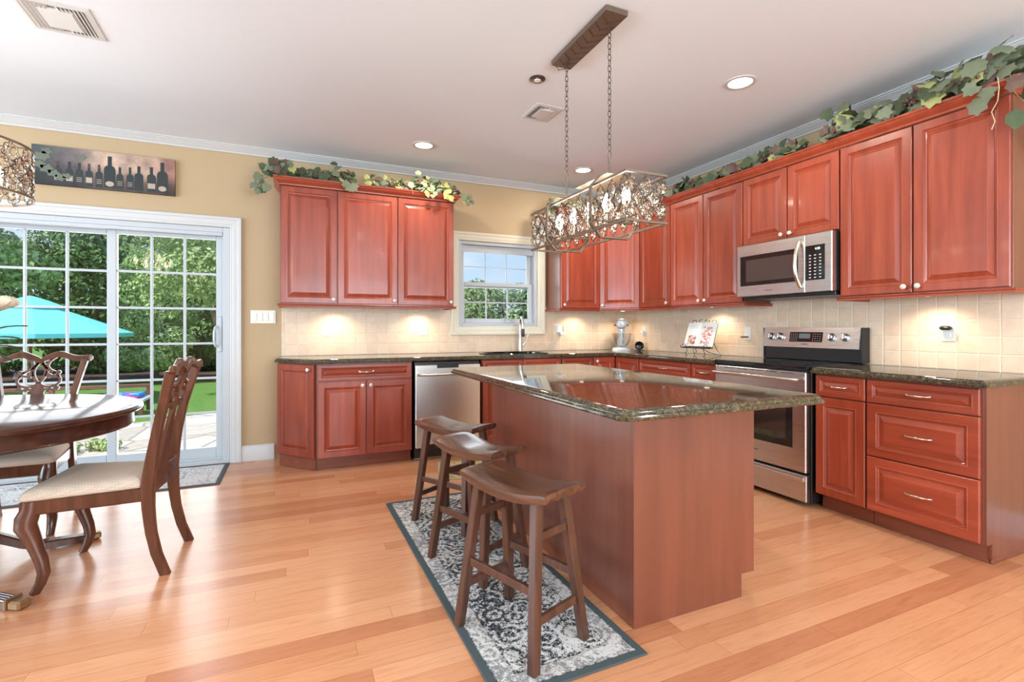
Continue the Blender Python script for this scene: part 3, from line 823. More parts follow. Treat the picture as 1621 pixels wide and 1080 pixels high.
# cut the sink opening
cut = MB().lathe([(1.0, 0.8), (1.0, 1.0)], 40)
for i, (x, y, z) in enumerate(cut.v): cut.v[i] = (-1.66+0.33*math.copysign(abs(x)**0.7, x), -0.36+0.20*math.copysign(abs(y)**0.7, y), z)
cu = cut.build('sink_cut', M['granite'])
bm_ = ct.modifiers.new('cut', 'BOOLEAN'); bm_.object = cu; bm_.operation = 'DIFFERENCE'; bm_.solver = 'EXACT'
dg_ = bpy.context.evaluated_depsgraph_get()
nm = bpy.data.meshes.new_from_object(ct.evaluated_get(dg_))
ct.modifiers.clear(); ct.data = nm
bpy.data.objects.remove(cu)
nm.polygons.foreach_set('use_smooth', [False]*len(nm.polygons))
tag(ct, 'dark green and gold granite worktop wrapping the corner from dishwasher to range', 'countertop')
b = MB(); sec = lambda k, z: [(-1.66+0.33*k*math.copysign(abs(math.cos(t))**0.7, math.cos(t)), -0.36+0.20*k*math.copysign(abs(math.sin(t))**0.7, math.sin(t)), z) for t in [2*PI*i/40 for i in range(40)]]
vs = []; rings = [(1.04, 0.921), (1.07, 0.9165), (1.07, 0.915), (1.0, 0.9155), (0.985, 0.921), (0.97, 0.915), (0.95, 0.80), (0.88, 0.735), (0.3, 0.728)]
rings = [(1.075, 0.9148), (1.06, 0.922), (1.0, 0.922), (0.965, 0.915), (0.95, 0.80), (0.88, 0.735), (0.1, 0.728)]
for k, z in rings: vs += sec(k, z)
fs = [(i*40+j, i*40+(j+1) % 40, (i+1)*40+(j+1) % 40, (i+1)*40+j) for i in range(len(rings)-1) for j in range(40)] + [tuple(range((len(rings)-1)*40, len(rings)*40))]
b.add(vs, fs)
sk = b.build('sink', M['black_glass'], smooth=40, fixn=False); tag(sk, 'black oval drop-in sink below the kitchen window', 'sink')
MB().lathe([(0.0, 0.7285), (0.04, 0.7285), (0.042, 0.731), (0.045, 0.7285)], 20, (-1.66, -0.36, 0.002)).build('drain', M['steel_h'], sk)
pts = [(-0.645, -2.766), (-0.645, -3.650), (-0.010, -3.650), (-0.010, -2.766)]
tag(slab(pts, CZ, [1, 1, 0, 0]).build('countertop', M['granite'], smooth=25), 'short granite worktop over the drawers at the open end of the range wall', 'countertop')

# ------------------------------------------------------------------ island
isl = empty('kitchen_island', (-2.15, -2.6, 0), 0, 'cherry panelled kitchen island base standing in the middle of the floor', 'island')
def il(x, y): return (x+2.15, y+2.6)
x0, x1, y0, y1 = -2.4785, -1.835, -3.335, -1.835
b = MB(); b.box(*il(x0+0.019, y0+0.019), 0.10, *il(x1, y1), 0.874)
b.build('body', M['cherry_panel'], isl)
MB().box(*il(x0+0.03, y0+0.02), 0.001, *il(x1-0.075, y1-0.01), 0.10).build('toe_board', M['cherry_dark'], isl)
MB().box(*il(x0, y0+0.0187), 0.001, *il(x0+0.0187, y1), 0.874, 0.001).build('side_panel', M['cherry_panel'], isl)
b = MB()
e0, e1 = il(x0, y0); e2, e3 = il(x1+0.005, y0+0.0185)
b.add([(e0, e1, 0.001), (e2-0.075, e1, 0.001), (e2-0.075, e1, 0.10), (e2, e1, 0.10), (e2, e1, 0.874), (e0, e1, 0.874),
       (e0, e3, 0.001), (e2-0.075, e3, 0.001), (e2-0.075, e3, 0.10), (e2, e3, 0.10), (e2, e3, 0.874), (e0, e3, 0.874)],
      [(0, 1, 2, 3, 4, 5), (11, 10, 9, 8, 7, 6), (0, 6, 7, 1), (1, 7, 8, 2), (2, 8, 9, 3), (3, 9, 10, 4), (4, 10, 11, 5), (5, 11, 6, 0)])
b.build('end_panel', M['cherry_panel'], isl)
# doors on the range side
Md = Matrix.Translation((x1+2.15, y0+0.02+2.6, 0)) @ Matrix.Rotation(PI/2, 4, 'Z')
for i in range(3):
    a = 0.005+i*0.492
    d_ = raised_panel(a, 0.735, a+0.486, 0.868, -0.001, 0.036).xf(Md).build('drawer', M['cherry'], isl)
    hp = MB(); 
    pp = [(a+0.243+(t-0.5)*0.1, -0.022-0.026*(1-(2*t-1)**2)**0.6, 0.80) for t in [k/8 for k in range(9)]]
    hp.tube(pp, 0.005, 8).xf(Md).build('handle', M['nickel'], d_, smooth=50)
    raised_panel(a, 0.108, a+0.486, 0.729, -0.001).xf(Md).build('door', M['cherry'], isl)
pts = [(-2.765, -3.655), (-1.800, -3.655), (-1.800, -1.815), (-2.765, -1.815)]
cut_ = 0.035
pts = [(-2.765+cut_, -3.655), (-1.800-cut_, -3.655), (-1.800, -3.655+cut_), (-1.800, -1.815-cut_), (-1.800-cut_, -1.815), (-2.765+cut_, -1.815), (-2.765, -1.815-cut_), (-2.765, -3.655+cut_)]
tag(slab(pts, CZ).build('countertop', M['granite'], smooth=25), 'large dark granite slab with stepped edge on the island, reflecting the cabinets', 'countertop')

# ------------------------------------------------------------------ text
def text(s, size, M4, parent, mat, name='lettering', ext=0.0004):
    cu = bpy.data.curves.new(name, 'FONT'); cu.body = s; cu.size = size; cu.extrude = ext; cu.align_x = 'CENTER'
    o = bpy.data.objects.new(name+'_c', cu); COL.objects.link(o)
    dg = bpy.context.evaluated_depsgraph_get(); dg.update()
    me = bpy.data.meshes.new_from_object(o.evaluated_get(dg))
    bpy.data.objects.remove(o)
    me.transform(M4); me.materials.clear(); me.materials.append(mat)
    q = bpy.data.objects.new(name, me); COL.objects.link(q); q.parent = parent; remember(q)
    return q
FACE = Matrix.Rotation(PI/2, 4, 'X')     # text facing -y

# ------------------------------------------------------------------ dishwasher
d = empty('dishwasher', (-2.415, 0, 0), 0, 'stainless steel dishwasher with bar handle under the granite worktop', 'dishwasher')
MB().box(-0.302, -0.585, 0.02, 0.302, -0.02, 0.866).build('body', M['black_plastic'], d)
MB().box(-0.30, -0.628, 0.115, 0.30, -0.586, 0.845, 0.006).build('door', M['steel'], d)
MB().box(-0.30, -0.57, 0.004, 0.30, -0.50, 0.11, 0.003).build('kick_plate', M['steel_h'], d)
MB().box(-0.11, -0.6295, 0.812, 0.09, -0.61, 0.846, 0.002).build('display_strip', M['black_plastic'], d)
b = MB(); b.tube([(-0.275, -0.628, 0.762), (-0.272, -0.668, 0.762), (-0.255, -0.674, 0.762), (0.255, -0.674, 0.762), (0.272, -0.668, 0.762), (0.275, -0.628, 0.762)], 0.0125, 12)
b.build('handle', M['steel_h'], d, smooth=50)

# ------------------------------------------------------------------ range (local: x along front, y=0 wall, front -y)
r = empty('range', (-0.012, -1.990, 0), R90, 'freestanding stainless steel electric range with black glass cooktop', 'oven')
RW = 0.762
MB().box(0.0, -0.60, 0.03, RW, -0.02, 0.895, 0.002).build('body', M['black_plastic'], r)
b = MB(); b.box(-0.004, -0.650, 0.896, RW+0.004, -0.06, 0.922, 0.006)
b.build('cooktop', M['black_glass'], r)
for (x, y, rr) in ((0.20, -0.47, 0.105), (0.56, -0.47, 0.085), (0.20, -0.21, 0.08), (0.56, -0.21, 0.105)):
    MB().lathe([(rr-0.002, 0.9222), (rr-0.002, 0.9226), (rr, 0.9226), (rr, 0.9222)], 40, (x, y, 0), cap=False).build('burner_ring', M['steel_dark'], r)
od = MB().box(0.006, -0.648, 0.225, RW-0.006, -0.602, 0.882, 0.006).build('oven_door', M['steel_h'], r)
MB().sweep([(0.10, 0.375), (RW-0.10, 0.375), (RW-0.10, 0.745), (0.10, 0.745)], [(0, -0.002), (0, 0.003), (0.003, 0.004)], closed=True, cap1=True, to3=lambda u, v, h: (u, -0.648-h, v)).build('oven_window', M['black_glass'], od)
MB().sweep([(0.145, 0.42), (RW-0.145, 0.42), (RW-0.145, 0.70), (0.145, 0.70)], [(0, 0.004), (0.002, 0.005)], closed=True, cap1=True, to3=lambda u, v, h: (u, -0.648-h, v)).build('oven_pane', M['oven_glass'], od)
b = MB(); b.tube([(0.03, -0.648, 0.832), (0.032, -0.698, 0.832), (0.05, -0.705, 0.832), (RW-0.05, -0.705, 0.832), (RW-0.032, -0.698, 0.832), (RW-0.03, -0.648, 0.832)], 0.013, 12)
b.build('handle', M['steel_h'], od, smooth=50)
b = MB()
for i in range(5): b.box(0.10+i*0.12, -0.6495, 0.866, 0.19+i*0.12, -0.647, 0.870)
b.build('vent_slot', M['black_plastic'], od)
dr = MB().box(0.006, -0.643, 0.035, RW-0.006, -0.602, 0.208, 0.005).build('storage_drawer', M['steel_h'], r)
b = MB(); b.sweep([(0.02, 0.168), (RW-0.02, 0.168), (RW-0.02, 0.198), (0.02, 0.198)], [(0, 0), (0.004, 0.014), (0.012, 0.018)], closed=True, cap1=True, to3=lambda u, v, h: (u, -0.642-h, v))
b.build('handle', M['steel_h'], dr)
bk = MB(); bk.box(-0.001, -0.085, 0.923, RW+0.001, -0.012, 1.03, 0.004); bk.build('backguard', M['black_plastic'], r)
# slanted control fascia
fa = MB(); fa.hexa([(0.0, -0.118, 1.020), (RW, -0.118, 1.020), (RW, -0.022, 1.020), (0.0, -0.022, 1.020)], [(0.0, -0.088, 1.172), (RW, -0.088, 1.172), (RW, -0.03, 1.172), (0, -0.03, 1.172)])
fo = fa.build('control_panel', M['steel_h'], r)
MB().box(-0.012, -0.09, 0.923, -0.001, -0.012, 1.17).box(RW+0.001, -0.095, 0.923, RW+0.010, -0.012, 1.17).build('side_cheek', M['steel_dark'], r)
fn = Matrix.Translation((0, -0.103, 1.096)) @ Matrix.Rotation(-math.atan2(0.030, 0.152), 4, 'X')
for x in (0.075, 0.155, 0.565, 0.665):
    b = MB().lathe([(0.030, 0.0), (0.030, -0.006), (0.024, -0.009), (0.0225, -0.030), (0.019, -0.034), (0.0, -0.034)], 24, (x, 0, 0.005), 'y')
    b.box(x-0.004, -0.040, -0.016, x+0.004, -0.030, 0.024, 0.002).xf(fn).build('control_knob', M['steel_h'], fo, smooth=40)
dp = MB().box(0.235, -0.0035, -0.034, 0.500, 0.003, 0.042, 0.002).xf(fn).build('display', M['black_glass'], fo)
MB().box(0.315, -0.0045, -0.008, 0.405, -0.0032, 0.030).xf(fn).build('clock_window', Mat('grey display', (0.16, 0.18, 0.19), 0.2).m, dp)
b = MB()
for i in range(4):
    for j in range(4):
        for x in (0.248+i*0.016, 0.425+i*0.018): b.box(x, -0.0042, -0.024+j*0.016, x+0.006, -0.0034, -0.0205+j*0.016)
b.xf(fn).build('key_marking', Mat('key marks', (0.6, 0.6, 0.6), 0.5).m, dp)
text('SAMSUNG', 0.013, fn @ Matrix.Translation((0.368, -0.0012, -0.056)) @ FACE, fo, M['steel_dark'])
text('SAMSUNG', 0.013, Matrix.Translation((0.368, -0.6485, 0.30)) @ FACE, od, M['steel_dark'])

# ------------------------------------------------------------------ microwave
m = empty('microwave', (-0.005, -1.980, 1.415), R90, 'stainless over-range microwave with black keypad and curved handle', 'microwave')
MW, MH = 0.770, 0.408
MB().box(0, -0.362, 0.004, MW, -0.0, MH, 0.002).build('body', M['black_plastic'], m)
md_ = MB().box(0.0, -0.402, 0.0, 0.580, -0.363, MH, 0.005).build('door', M['steel_h'], m)
MB().sweep([(0.035, 0.085), (0.528, 0.085), (0.528, 0.320), (0.035, 0.320)], [(0, 0), (0, 0.002), (0.002, 0.003)], closed=True, cap1=True, to3=lambda u, v, h: (u, -0.402-h, v)).build('window', M['black_glass'], md_)
MB().box(0.09, -0.4058, 0.115, 0.50, -0.4045, 0.285).build('window_mesh', M['micro_glass'], md_)
b = MB(); pp = []
for i in range(15):
    t = i/14; a = (t-0.5)*2; pp.append((0.548-0.006*(1-a*a), -0.404-0.050*(1-abs(a)**2.4), 0.205+a*0.165))
b.tube(pp, 0.0125, 12, sx=1.0); b.build('handle', M['nickel'], md_, smooth=50)
text('SAMSUNG', 0.014, Matrix.Translation((0.29, -0.4022, 0.036)) @ FACE, md_, M['steel_dark'])
cp = MB().box(0.582, -0.402, 0.0, MW, -0.363, MH, 0.005).build('control_panel', M['steel_h'], m)
kp = MB().box(0.585, -0.4045, 0.085, 0.722, -0.401, 0.325, 0.002).build('keypad', M['black_glass'], cp)
b = MB()
for i in range(3):
    for j in range(8):
        b.box(0.612+i*0.036, -0.4055, 0.098+j*0.022, 0.626+i*0.036, -0.4044, 0.105+j*0.022)
b.build('key_marking', Mat('keypad marks', (0.55, 0.55, 0.52), 0.5).m, kp)
text('4:58', 0.022, Matrix.Translation((0.672, -0.4048, 0.292)) @ FACE, kp, Mat('clock digits', (0.8, 0.85, 0.85), 0.5, emit=(0.8, 0.9, 0.95), estr=1.2).m, 'clock_digits')
MB().box(0.02, -0.35, -0.022, MW-0.01, -0.02, 0.003, 0.003).build('vent_base', M['black_plastic'], m)

# ------------------------------------------------------------------ faucet, sink side
f = empty('faucet', (-1.47, -0.105, 0.915), 0, 'tall brushed nickel pull-down faucet behind the sink', 'faucet')
MB().lathe([(0.030, 0.0), (0.030, 0.006), (0.024, 0.012), (0.021, 0.03), (0.021, 0.13), (0.017, 0.15)], 20).build('base', M['steel_h'], f, smooth=40)
pp = [(0, 0, 0.14), (0, 0, 0.27)]
for i in range(1, 12):
    a = PI*i/11; pp.append((-0.045*(1-math.cos(a))*0.25, -0.075*(1-math.cos(a))/1.0*0.75, 0.27+0.095*math.sin(a)))
pp.append((pp[-1][0], pp[-1][1]-0.004, 0.24))
b = MB(); b.tube(pp, 0.0125, 12); b.build('spout', M['steel'], f, smooth=50)
e = pp[-1]
MB().lathe([(0.014, 0.0), (0.017, -0.02), (0.017, -0.07), (0.013, -0.085), (0.0, -0.085)], 16, (e[0], e[1], e[2]+0.006)).build('spray_head', M['steel_dark'], f, smooth=40)
b = MB(); b.tube([(0.018, 0, 0.06), (0.045, -0.004, 0.075), (0.066, -0.008, 0.115), (0.088, -0.012, 0.19)], [0.014, 0.013, 0.010, 0.007], 10, sx=0.8); b.build('lever', M['steel_h'], f, smooth=50)

# ------------------------------------------------------------------ outlets and switches
def outlet(loc, rz, label, extra=None, gangs=1, kind='outlet'):
    w2 = 0.036*gangs if gangs == 1 else 0.100
    o = empty('wall_switch' if kind == 'switch' else 'wall_outlet', loc, rz, label, 'switch' if kind == 'switch' else 'outlet', None if kind == 'switch' else 'outlets on the stone backsplash')
    MB().box(-w2, -0.006, -0.059, w2, -0.0003, 0.059, 0.003).build('cover_plate', M['plate'], o)
    if kind == 'switch':
        for i in range(4):
            x = -0.069+i*0.046; MB().box(x-0.016, -0.010, -0.033, x+0.016, -0.006, 0.033, 0.002).build('rocker', M['plastic'], o)
    else:
        for z in (-0.02, 0.02):
            s_ = MB().box(-0.017, -0.0085, z-0.014, 0.017, -0.006, z+0.014, 0.002).build('socket', M['plastic'], o)
            MB().box(-0.007, -0.0090, z-0.001, -0.0055, -0.0083, z+0.007).box(0.0055, -0.009, z-0.001, 0.007, -0.0083, z+0.007).box(-0.0015, -0.009, z-0.009, 0.0015, -0.0083, z-0.006).build('slot', M['black_plastic'], s_)
    return o
outlet((-3.408, -0.0095, 1.153), 0, 'almond wall outlet under the three-door cabinet, nearer the patio door')
outlet((-2.492, -0.0095, 1.155), 0, 'almond wall outlet on the backsplash, just beside the kitchen window sill')
outlet((-0.958, -0.0095, 1.153), 0, 'wall outlet with a white plug-in, on the tile between window and mixer')
tag(MB().box(-0.985, -0.055, 1.115, -0.925, -0.0200, 1.200, 0.008).box(-0.962, -0.085, 1.09, -0.90, -0.055, 1.125, 0.006).box(-0.906, -0.06, 1.12, -0.892, -0.03, 1.185, 0.004).build('plug_in_freshener', M['plastic'], smooth=40), 'small white plug-in unit in the outlet by the kitchen window', 'plug')
outlet((-0.0095, -0.335, 1.14), R90, 'almond wall outlet with the mixer cord plugged in, in the corner')
tag(MB().box(-0.050, -0.358, 1.105, -0.0195, -0.312, 1.14, 0.006).tube([(-0.045, -0.335, 1.115), (-0.075, -0.328, 1.11), (-0.085, -0.32, 1.05), (-0.07, -0.31, 0.97), (-0.10, -0.30, 0.92), (-0.16, -0.29, 0.919)], 0.003, 6).build('power_cord', M['plastic'], smooth=50), 'white plug and cord hanging from the corner outlet to the mixer', 'cord')
outlet((-0.0095, -1.745, 1.12), R90, 'wall outlet on the tile half hidden behind the open cookbook')
tag(MB().box(-0.10, -1.762, 1.083, -0.0195, -1.740, 1.096, 0.003).build('brown_plug', M['ext_wood']), 'small brown plug sticking out behind the cookbook', 'plug')
outlet((-0.0095, -3.205, 1.145), R90, 'almond wall outlet with a black plug-in, above the end worktop')
tag(MB().box(-0.060, -3.236, 1.155, -0.0195, -3.176, 1.182, 0.010).build('black_plug_in', M['black_plastic'], smooth=50), 'black plug-in adapter in the outlet above the end worktop', 'plug')
outlet((-3.932, -0.001, 1.267), 0, 'four-gang white light switch on the tan wall beside the patio door', gangs=4, kind='switch')

# ------------------------------------------------------------------ lights: pucks and cans
def puck(x, y, label, first=[None]):
    if first[0] is None:
        o = empty('puck_light', (x, y, 1.374), 0, label, 'light', 'puck lights under the wall cabinets')
        MB().lathe([(0.034, 0.0), (0.036, -0.004), (0.034, -0.011), (0.029, -0.012), (0.029, -0.009)], 24, cap=False).build('housing', M['steel_h'], o, smooth=40)
        MB().lathe([(0.0, -0.014), (0.018, -0.0135), (0.027, -0.0105), (0.0285, -0.008)], 20).build('lens', M['lens'], o, smooth=60)
        first[0] = o
    else: o = copy_tree(first[0], (x, y, 1.374), label=label)
    add_light('puck_lamp', 'SPOT', (x, y, 1.350), 11.5, (1.0, 0.82, 0.60), (0, 0, 0), spot_size=math.radians(150), spot_blend=0.8, shadow_soft_size=0.03)
puck(-3.335, -0.15, 'lit puck light below the three-door cabinet, on the patio door side')
puck(-2.555, -0.15, 'lit puck light below the three-door cabinet, on the window side')
puck(-0.760, -0.16, 'lit puck light under the single door cabinet by the window')
puck(-0.250, -0.25, 'lit puck light in the corner above the stand mixer')
puck(-0.150, -1.46, 'lit puck light above the cookbook stand')
puck(-0.160, -3.165, 'lit puck light above the black plug-in at the end of the run')
cans = []
def can(x, y, label):
    if not cans:
        o = empty('recessed_light', (x, y, H), 0, label, 'light', 'recessed ceiling lights')
        MB().lathe([(0.074, -0.008), (0.094, -0.006), (0.098, -0.0005), (0.074, -0.0005)], 32, cap=False).build('trim_ring', M['white'], o, smooth=40)
        MB().lathe([(0.0, -0.010), (0.05, -0.009), (0.073, -0.003), (0.0735, -0.001)], 28).build('lens', M['lens'], o, smooth=60)
        cans.append(o)
    else: o = copy_tree(cans[0], (x, y, H), label=label)
    add_light('recessed_lamp', 'AREA', (x, y, H-0.016), 15, (1.0, 0.92, 0.80), (0, 0, 0), shape='DISK', size=0.13)
can(-1.065, -2.59, 'recessed ceiling light over the aisle between island and range')
can(-2.66, -0.70, 'recessed ceiling light in front of the three-door wall cabinet')
can(-1.045, -0.68, 'recessed ceiling light near the corner, behind the hanging fixture')

# ------------------------------------------------------------------ ceiling items
def vent(loc, rz, sx, sy, label):
    o = empty('ceiling_vent', loc, rz, label, 'vent', 'ceiling vents')
    MB().sweep(rect(-sx, -sy, sx, sy), [(0.0, -0.0005), (0.0, -0.005), (0.022, -0.010), (0.030, -0.008), (0.030, -0.001)], closed=True).build('frame', M['white'], o)
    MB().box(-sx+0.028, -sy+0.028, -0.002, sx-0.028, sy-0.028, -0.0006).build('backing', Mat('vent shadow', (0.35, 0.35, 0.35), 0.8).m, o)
    MB().hexa([(-sx*0.52, -sy*0.62, -0.004), (sx*0.52, -sy*0.62, -0.004), (sx*0.52, sy*0.62, -0.004), (-sx*0.52, sy*0.62, -0.004)][::-1], [(-sx*0.44, -sy*0.54, -0.016), (sx*0.44, -sy*0.54, -0.016), (sx*0.44, sy*0.54, -0.016), (-sx*0.44, sy*0.54, -0.016)][::-1]).build('centre_plate', M['white'], o)
    n = 7
    for side in (-1, 1):
        b = MB()
        for i in range(n):
            t = (i+0.5)/n
            x = side*(0.008+t*(sx-0.036)); 
            b.hexa([(x-0.010, -sy+0.03, -0.004), (x-0.008, -sy+0.03, -0.004), (x-0.008, sy-0.03, -0.004), (x-0.010, sy-0.03, -0.004)],
                   [(x-0.010+side*0.012, -sy+0.03, -0.0125), (x-0.008+side*0.012, -sy+0.03, -0.0125), (x-0.008+side*0.012, sy-0.03, -0.0125), (x-0.010+side*0.012, sy-0.03, -0.0125)])
        b.build('louvre_bank', M['white'], o)
    return o
vent((-2.02, -1.682, H), 0.02, 0.110, 0.128, 'square white ceiling vent between the hanging fixture and the window')
vent((-4.765, -1.67, H), 0.03, 0.150, 0.150, 'white ceiling vent over the dining table side')
o = empty('smoke_detector', (-2.275, -2.105, H), 0, 'small dark round junction cover on the ceiling by the vent', 'detector')
MB().lathe([(0.050, -0.0005), (0.050, -0.006), (0.044, -0.010), (0.0, -0.010)], 24).build('cover', M['bronze_dark'], o, smooth=40)
MB().lathe([(0.022, -0.010), (0.020, -0.016), (0.0, -0.017)], 16).build('cap', M['plate'], o, smooth=40)
for i in range(3):
    a = 2*PI*i/3; MB().box(0.030*math.cos(a)-0.007, 0.030*math.sin(a)-0.004, -0.014, 0.030*math.cos(a)+0.007, 0.030*math.sin(a)+0.004, -0.010).build('screw_tab', M['steel_h'], o)

# ------------------------------------------------------------------ bar stools
def make_stool(label):
    o = empty('bar_stool', (0, 0, 0), 0, label, 'stool', 'wooden saddle stools along the island')
    SL, SW, ZT = 0.226, 0.116, 0.608
    nx, ny = 8, 20
    b = MB(); vs = []
    def top(u, v):      # u across (-1..1), v along (-1..1)
        k = 1-0.10*abs(v)**6
        x = u*SW*(1-0.03*abs(v)**4); y = v*SL
        z = ZT-0.026+0.030*abs(v)**1.9-0.006*(abs(u)**6)-0.010*max(0, abs(v)-0.9)*10*0.5
        return x, y, z
    for j in range(ny+1):
        for i in range(nx+1):
            vs.append(top(-1+2*i/nx, -1+2*j/ny))
    n0 = len(vs)
    for j in range(ny+1):
        for i in range(nx+1):
            x, y, z = top(-1+2*i/nx, -1+2*j/ny)
            u, v = -1+2*i/nx, -1+2*j/ny
            vs.append((x*0.96, y*0.975, z-0.040+0.006*(abs(u)**6)+0.006*abs(v)**8))
    fs = []
    W1 = nx+1
    for j in range(ny):
        for i in range(nx):
            a = j*W1+i; fs.append((a, a+1, a+W1+1, a+W1)); fs.append((n0+a+W1, n0+a+W1+1, n0+a+1, n0+a))
    ring = [i for i in range(W1)]+[j*W1+nx for j in range(1, ny+1)]+[ny*W1+i for i in range(nx-1, -1, -1)]+[j*W1 for j in range(ny-1, 0, -1)]
    mid0 = len(vs)
    for k in ring:
        a, c = Vector(vs[k]), Vector(vs[n0+k]); m = (a+c)/2; m.x *= 1.035; m.y *= 1.02; vs.append(tuple(m))
    R = len(ring)
    for i in range(R):
        j = (i+1) % R
        fs.append((ring[i], mid0+i, mid0+j, ring[j])); fs.append((mid0+i, n0+ring[i], n0+ring[j], mid0+j))
    b.add(vs, fs); b.build('seat', M['stool_wood'], o, smooth=50)
    tops = {}; feet = {}
    for sx in (-1, 1):
        for sy in (-1, 1):
            T = Vector((sx*0.070, sy*0.150, 0.585)); F = Vector((sx*0.138, sy*0.198, 0.009))
            tops[sx, sy], feet[sx, sy] = T, F
            hx, hy = 0.019, 0.019
            def q(P_, z=None): return [(P_.x-hx, P_.y-hy, P_.z), (P_.x+hx, P_.y-hy, P_.z), (P_.x+hx, P_.y+hy, P_.z), (P_.x-hx, P_.y+hy, P_.z)]
            l = MB(); l.sweep([(-hx, -hy), (hx, -hy), (hx, hy), (-hx, hy)], [(0, 0), (0, 1)])
            c_ = 0.004; oct_ = [(-hx+c_, -hy), (hx-c_, -hy), (hx, -hy+c_), (hx, hy-c_), (hx-c_, hy), (-hx+c_, hy), (-hx, hy-c_), (-hx, -hy+c_)]
            l = MB(); l.add([(F.x+x*0.92, F.y+y*0.92, F.z) for x, y in oct_]+[(T.x+x, T.y+y, T.z) for x, y in oct_],
                            [tuple(reversed(range(8))), tuple(range(8, 16))]+[(i, (i+1) % 8, 8+(i+1) % 8, 8+i) for i in range(8)])
            l.build('leg', M['stool_leg'], o)
    at = lambda sx, sy, z: feet[sx, sy].lerp(tops[sx, sy], z/0.576)
    for sy in (-1, 1):
        for z in (0.155, 0.43): MB().bar(at(-1, sy, z), at(1, sy, z), 0.018, 0.030, c=0.002).build('stretcher', M['stool_leg'], o)
    for sx in (-1, 1): MB().bar(at(sx, -1, 0.25), at(sx, 1, 0.25), 0.018, 0.030, c=0.002).build('stretcher', M['stool_leg'], o)
    return o
st = make_stool('dark saddle seat bar stool at the end of the island, in front of the others')
st.location = (-2.890, -3.175, 0); st.rotation_euler = (0, 0, math.radians(21))
copy_tree(st, (-2.846, -2.580, 0), math.radians(20.5), 'dark saddle seat bar stool between the two others, with window light on its seat')
copy_tree(st, (-2.795, -2.030, 0), math.radians(31), 'dark saddle seat bar stool nearest the dishwasher')

# ------------------------------------------------------------------ rugs
def make_rug(name, loc, rz, hx, hy, mat, label, cat='rug'):
    o = MB().box(-hx, -hy, 0.0005, hx, hy, 0.008, 0.003).build(name, mat)
    o.location = (*loc, 0.0); o.rotation_euler = (0, 0, rz)
    return tag(o, label, cat)
make_rug('runner_rug', (-2.826, -2.520), 0.012, 0.29, 0.96, M['rug'], 'long distressed grey and white runner with dark border under the bar stools')
make_rug('door_rug', (-4.97, -0.335), 0.0, 0.78, 0.31, M['rug_door'], 'pale patterned rug with grey border inside the patio door')
make_rug('floor_mat', (-2.27, -1.05), -0.25, 0.35, 0.25, M['mat_floral'], 'small floral kitchen mat in front of the dishwasher and sink', 'mat')

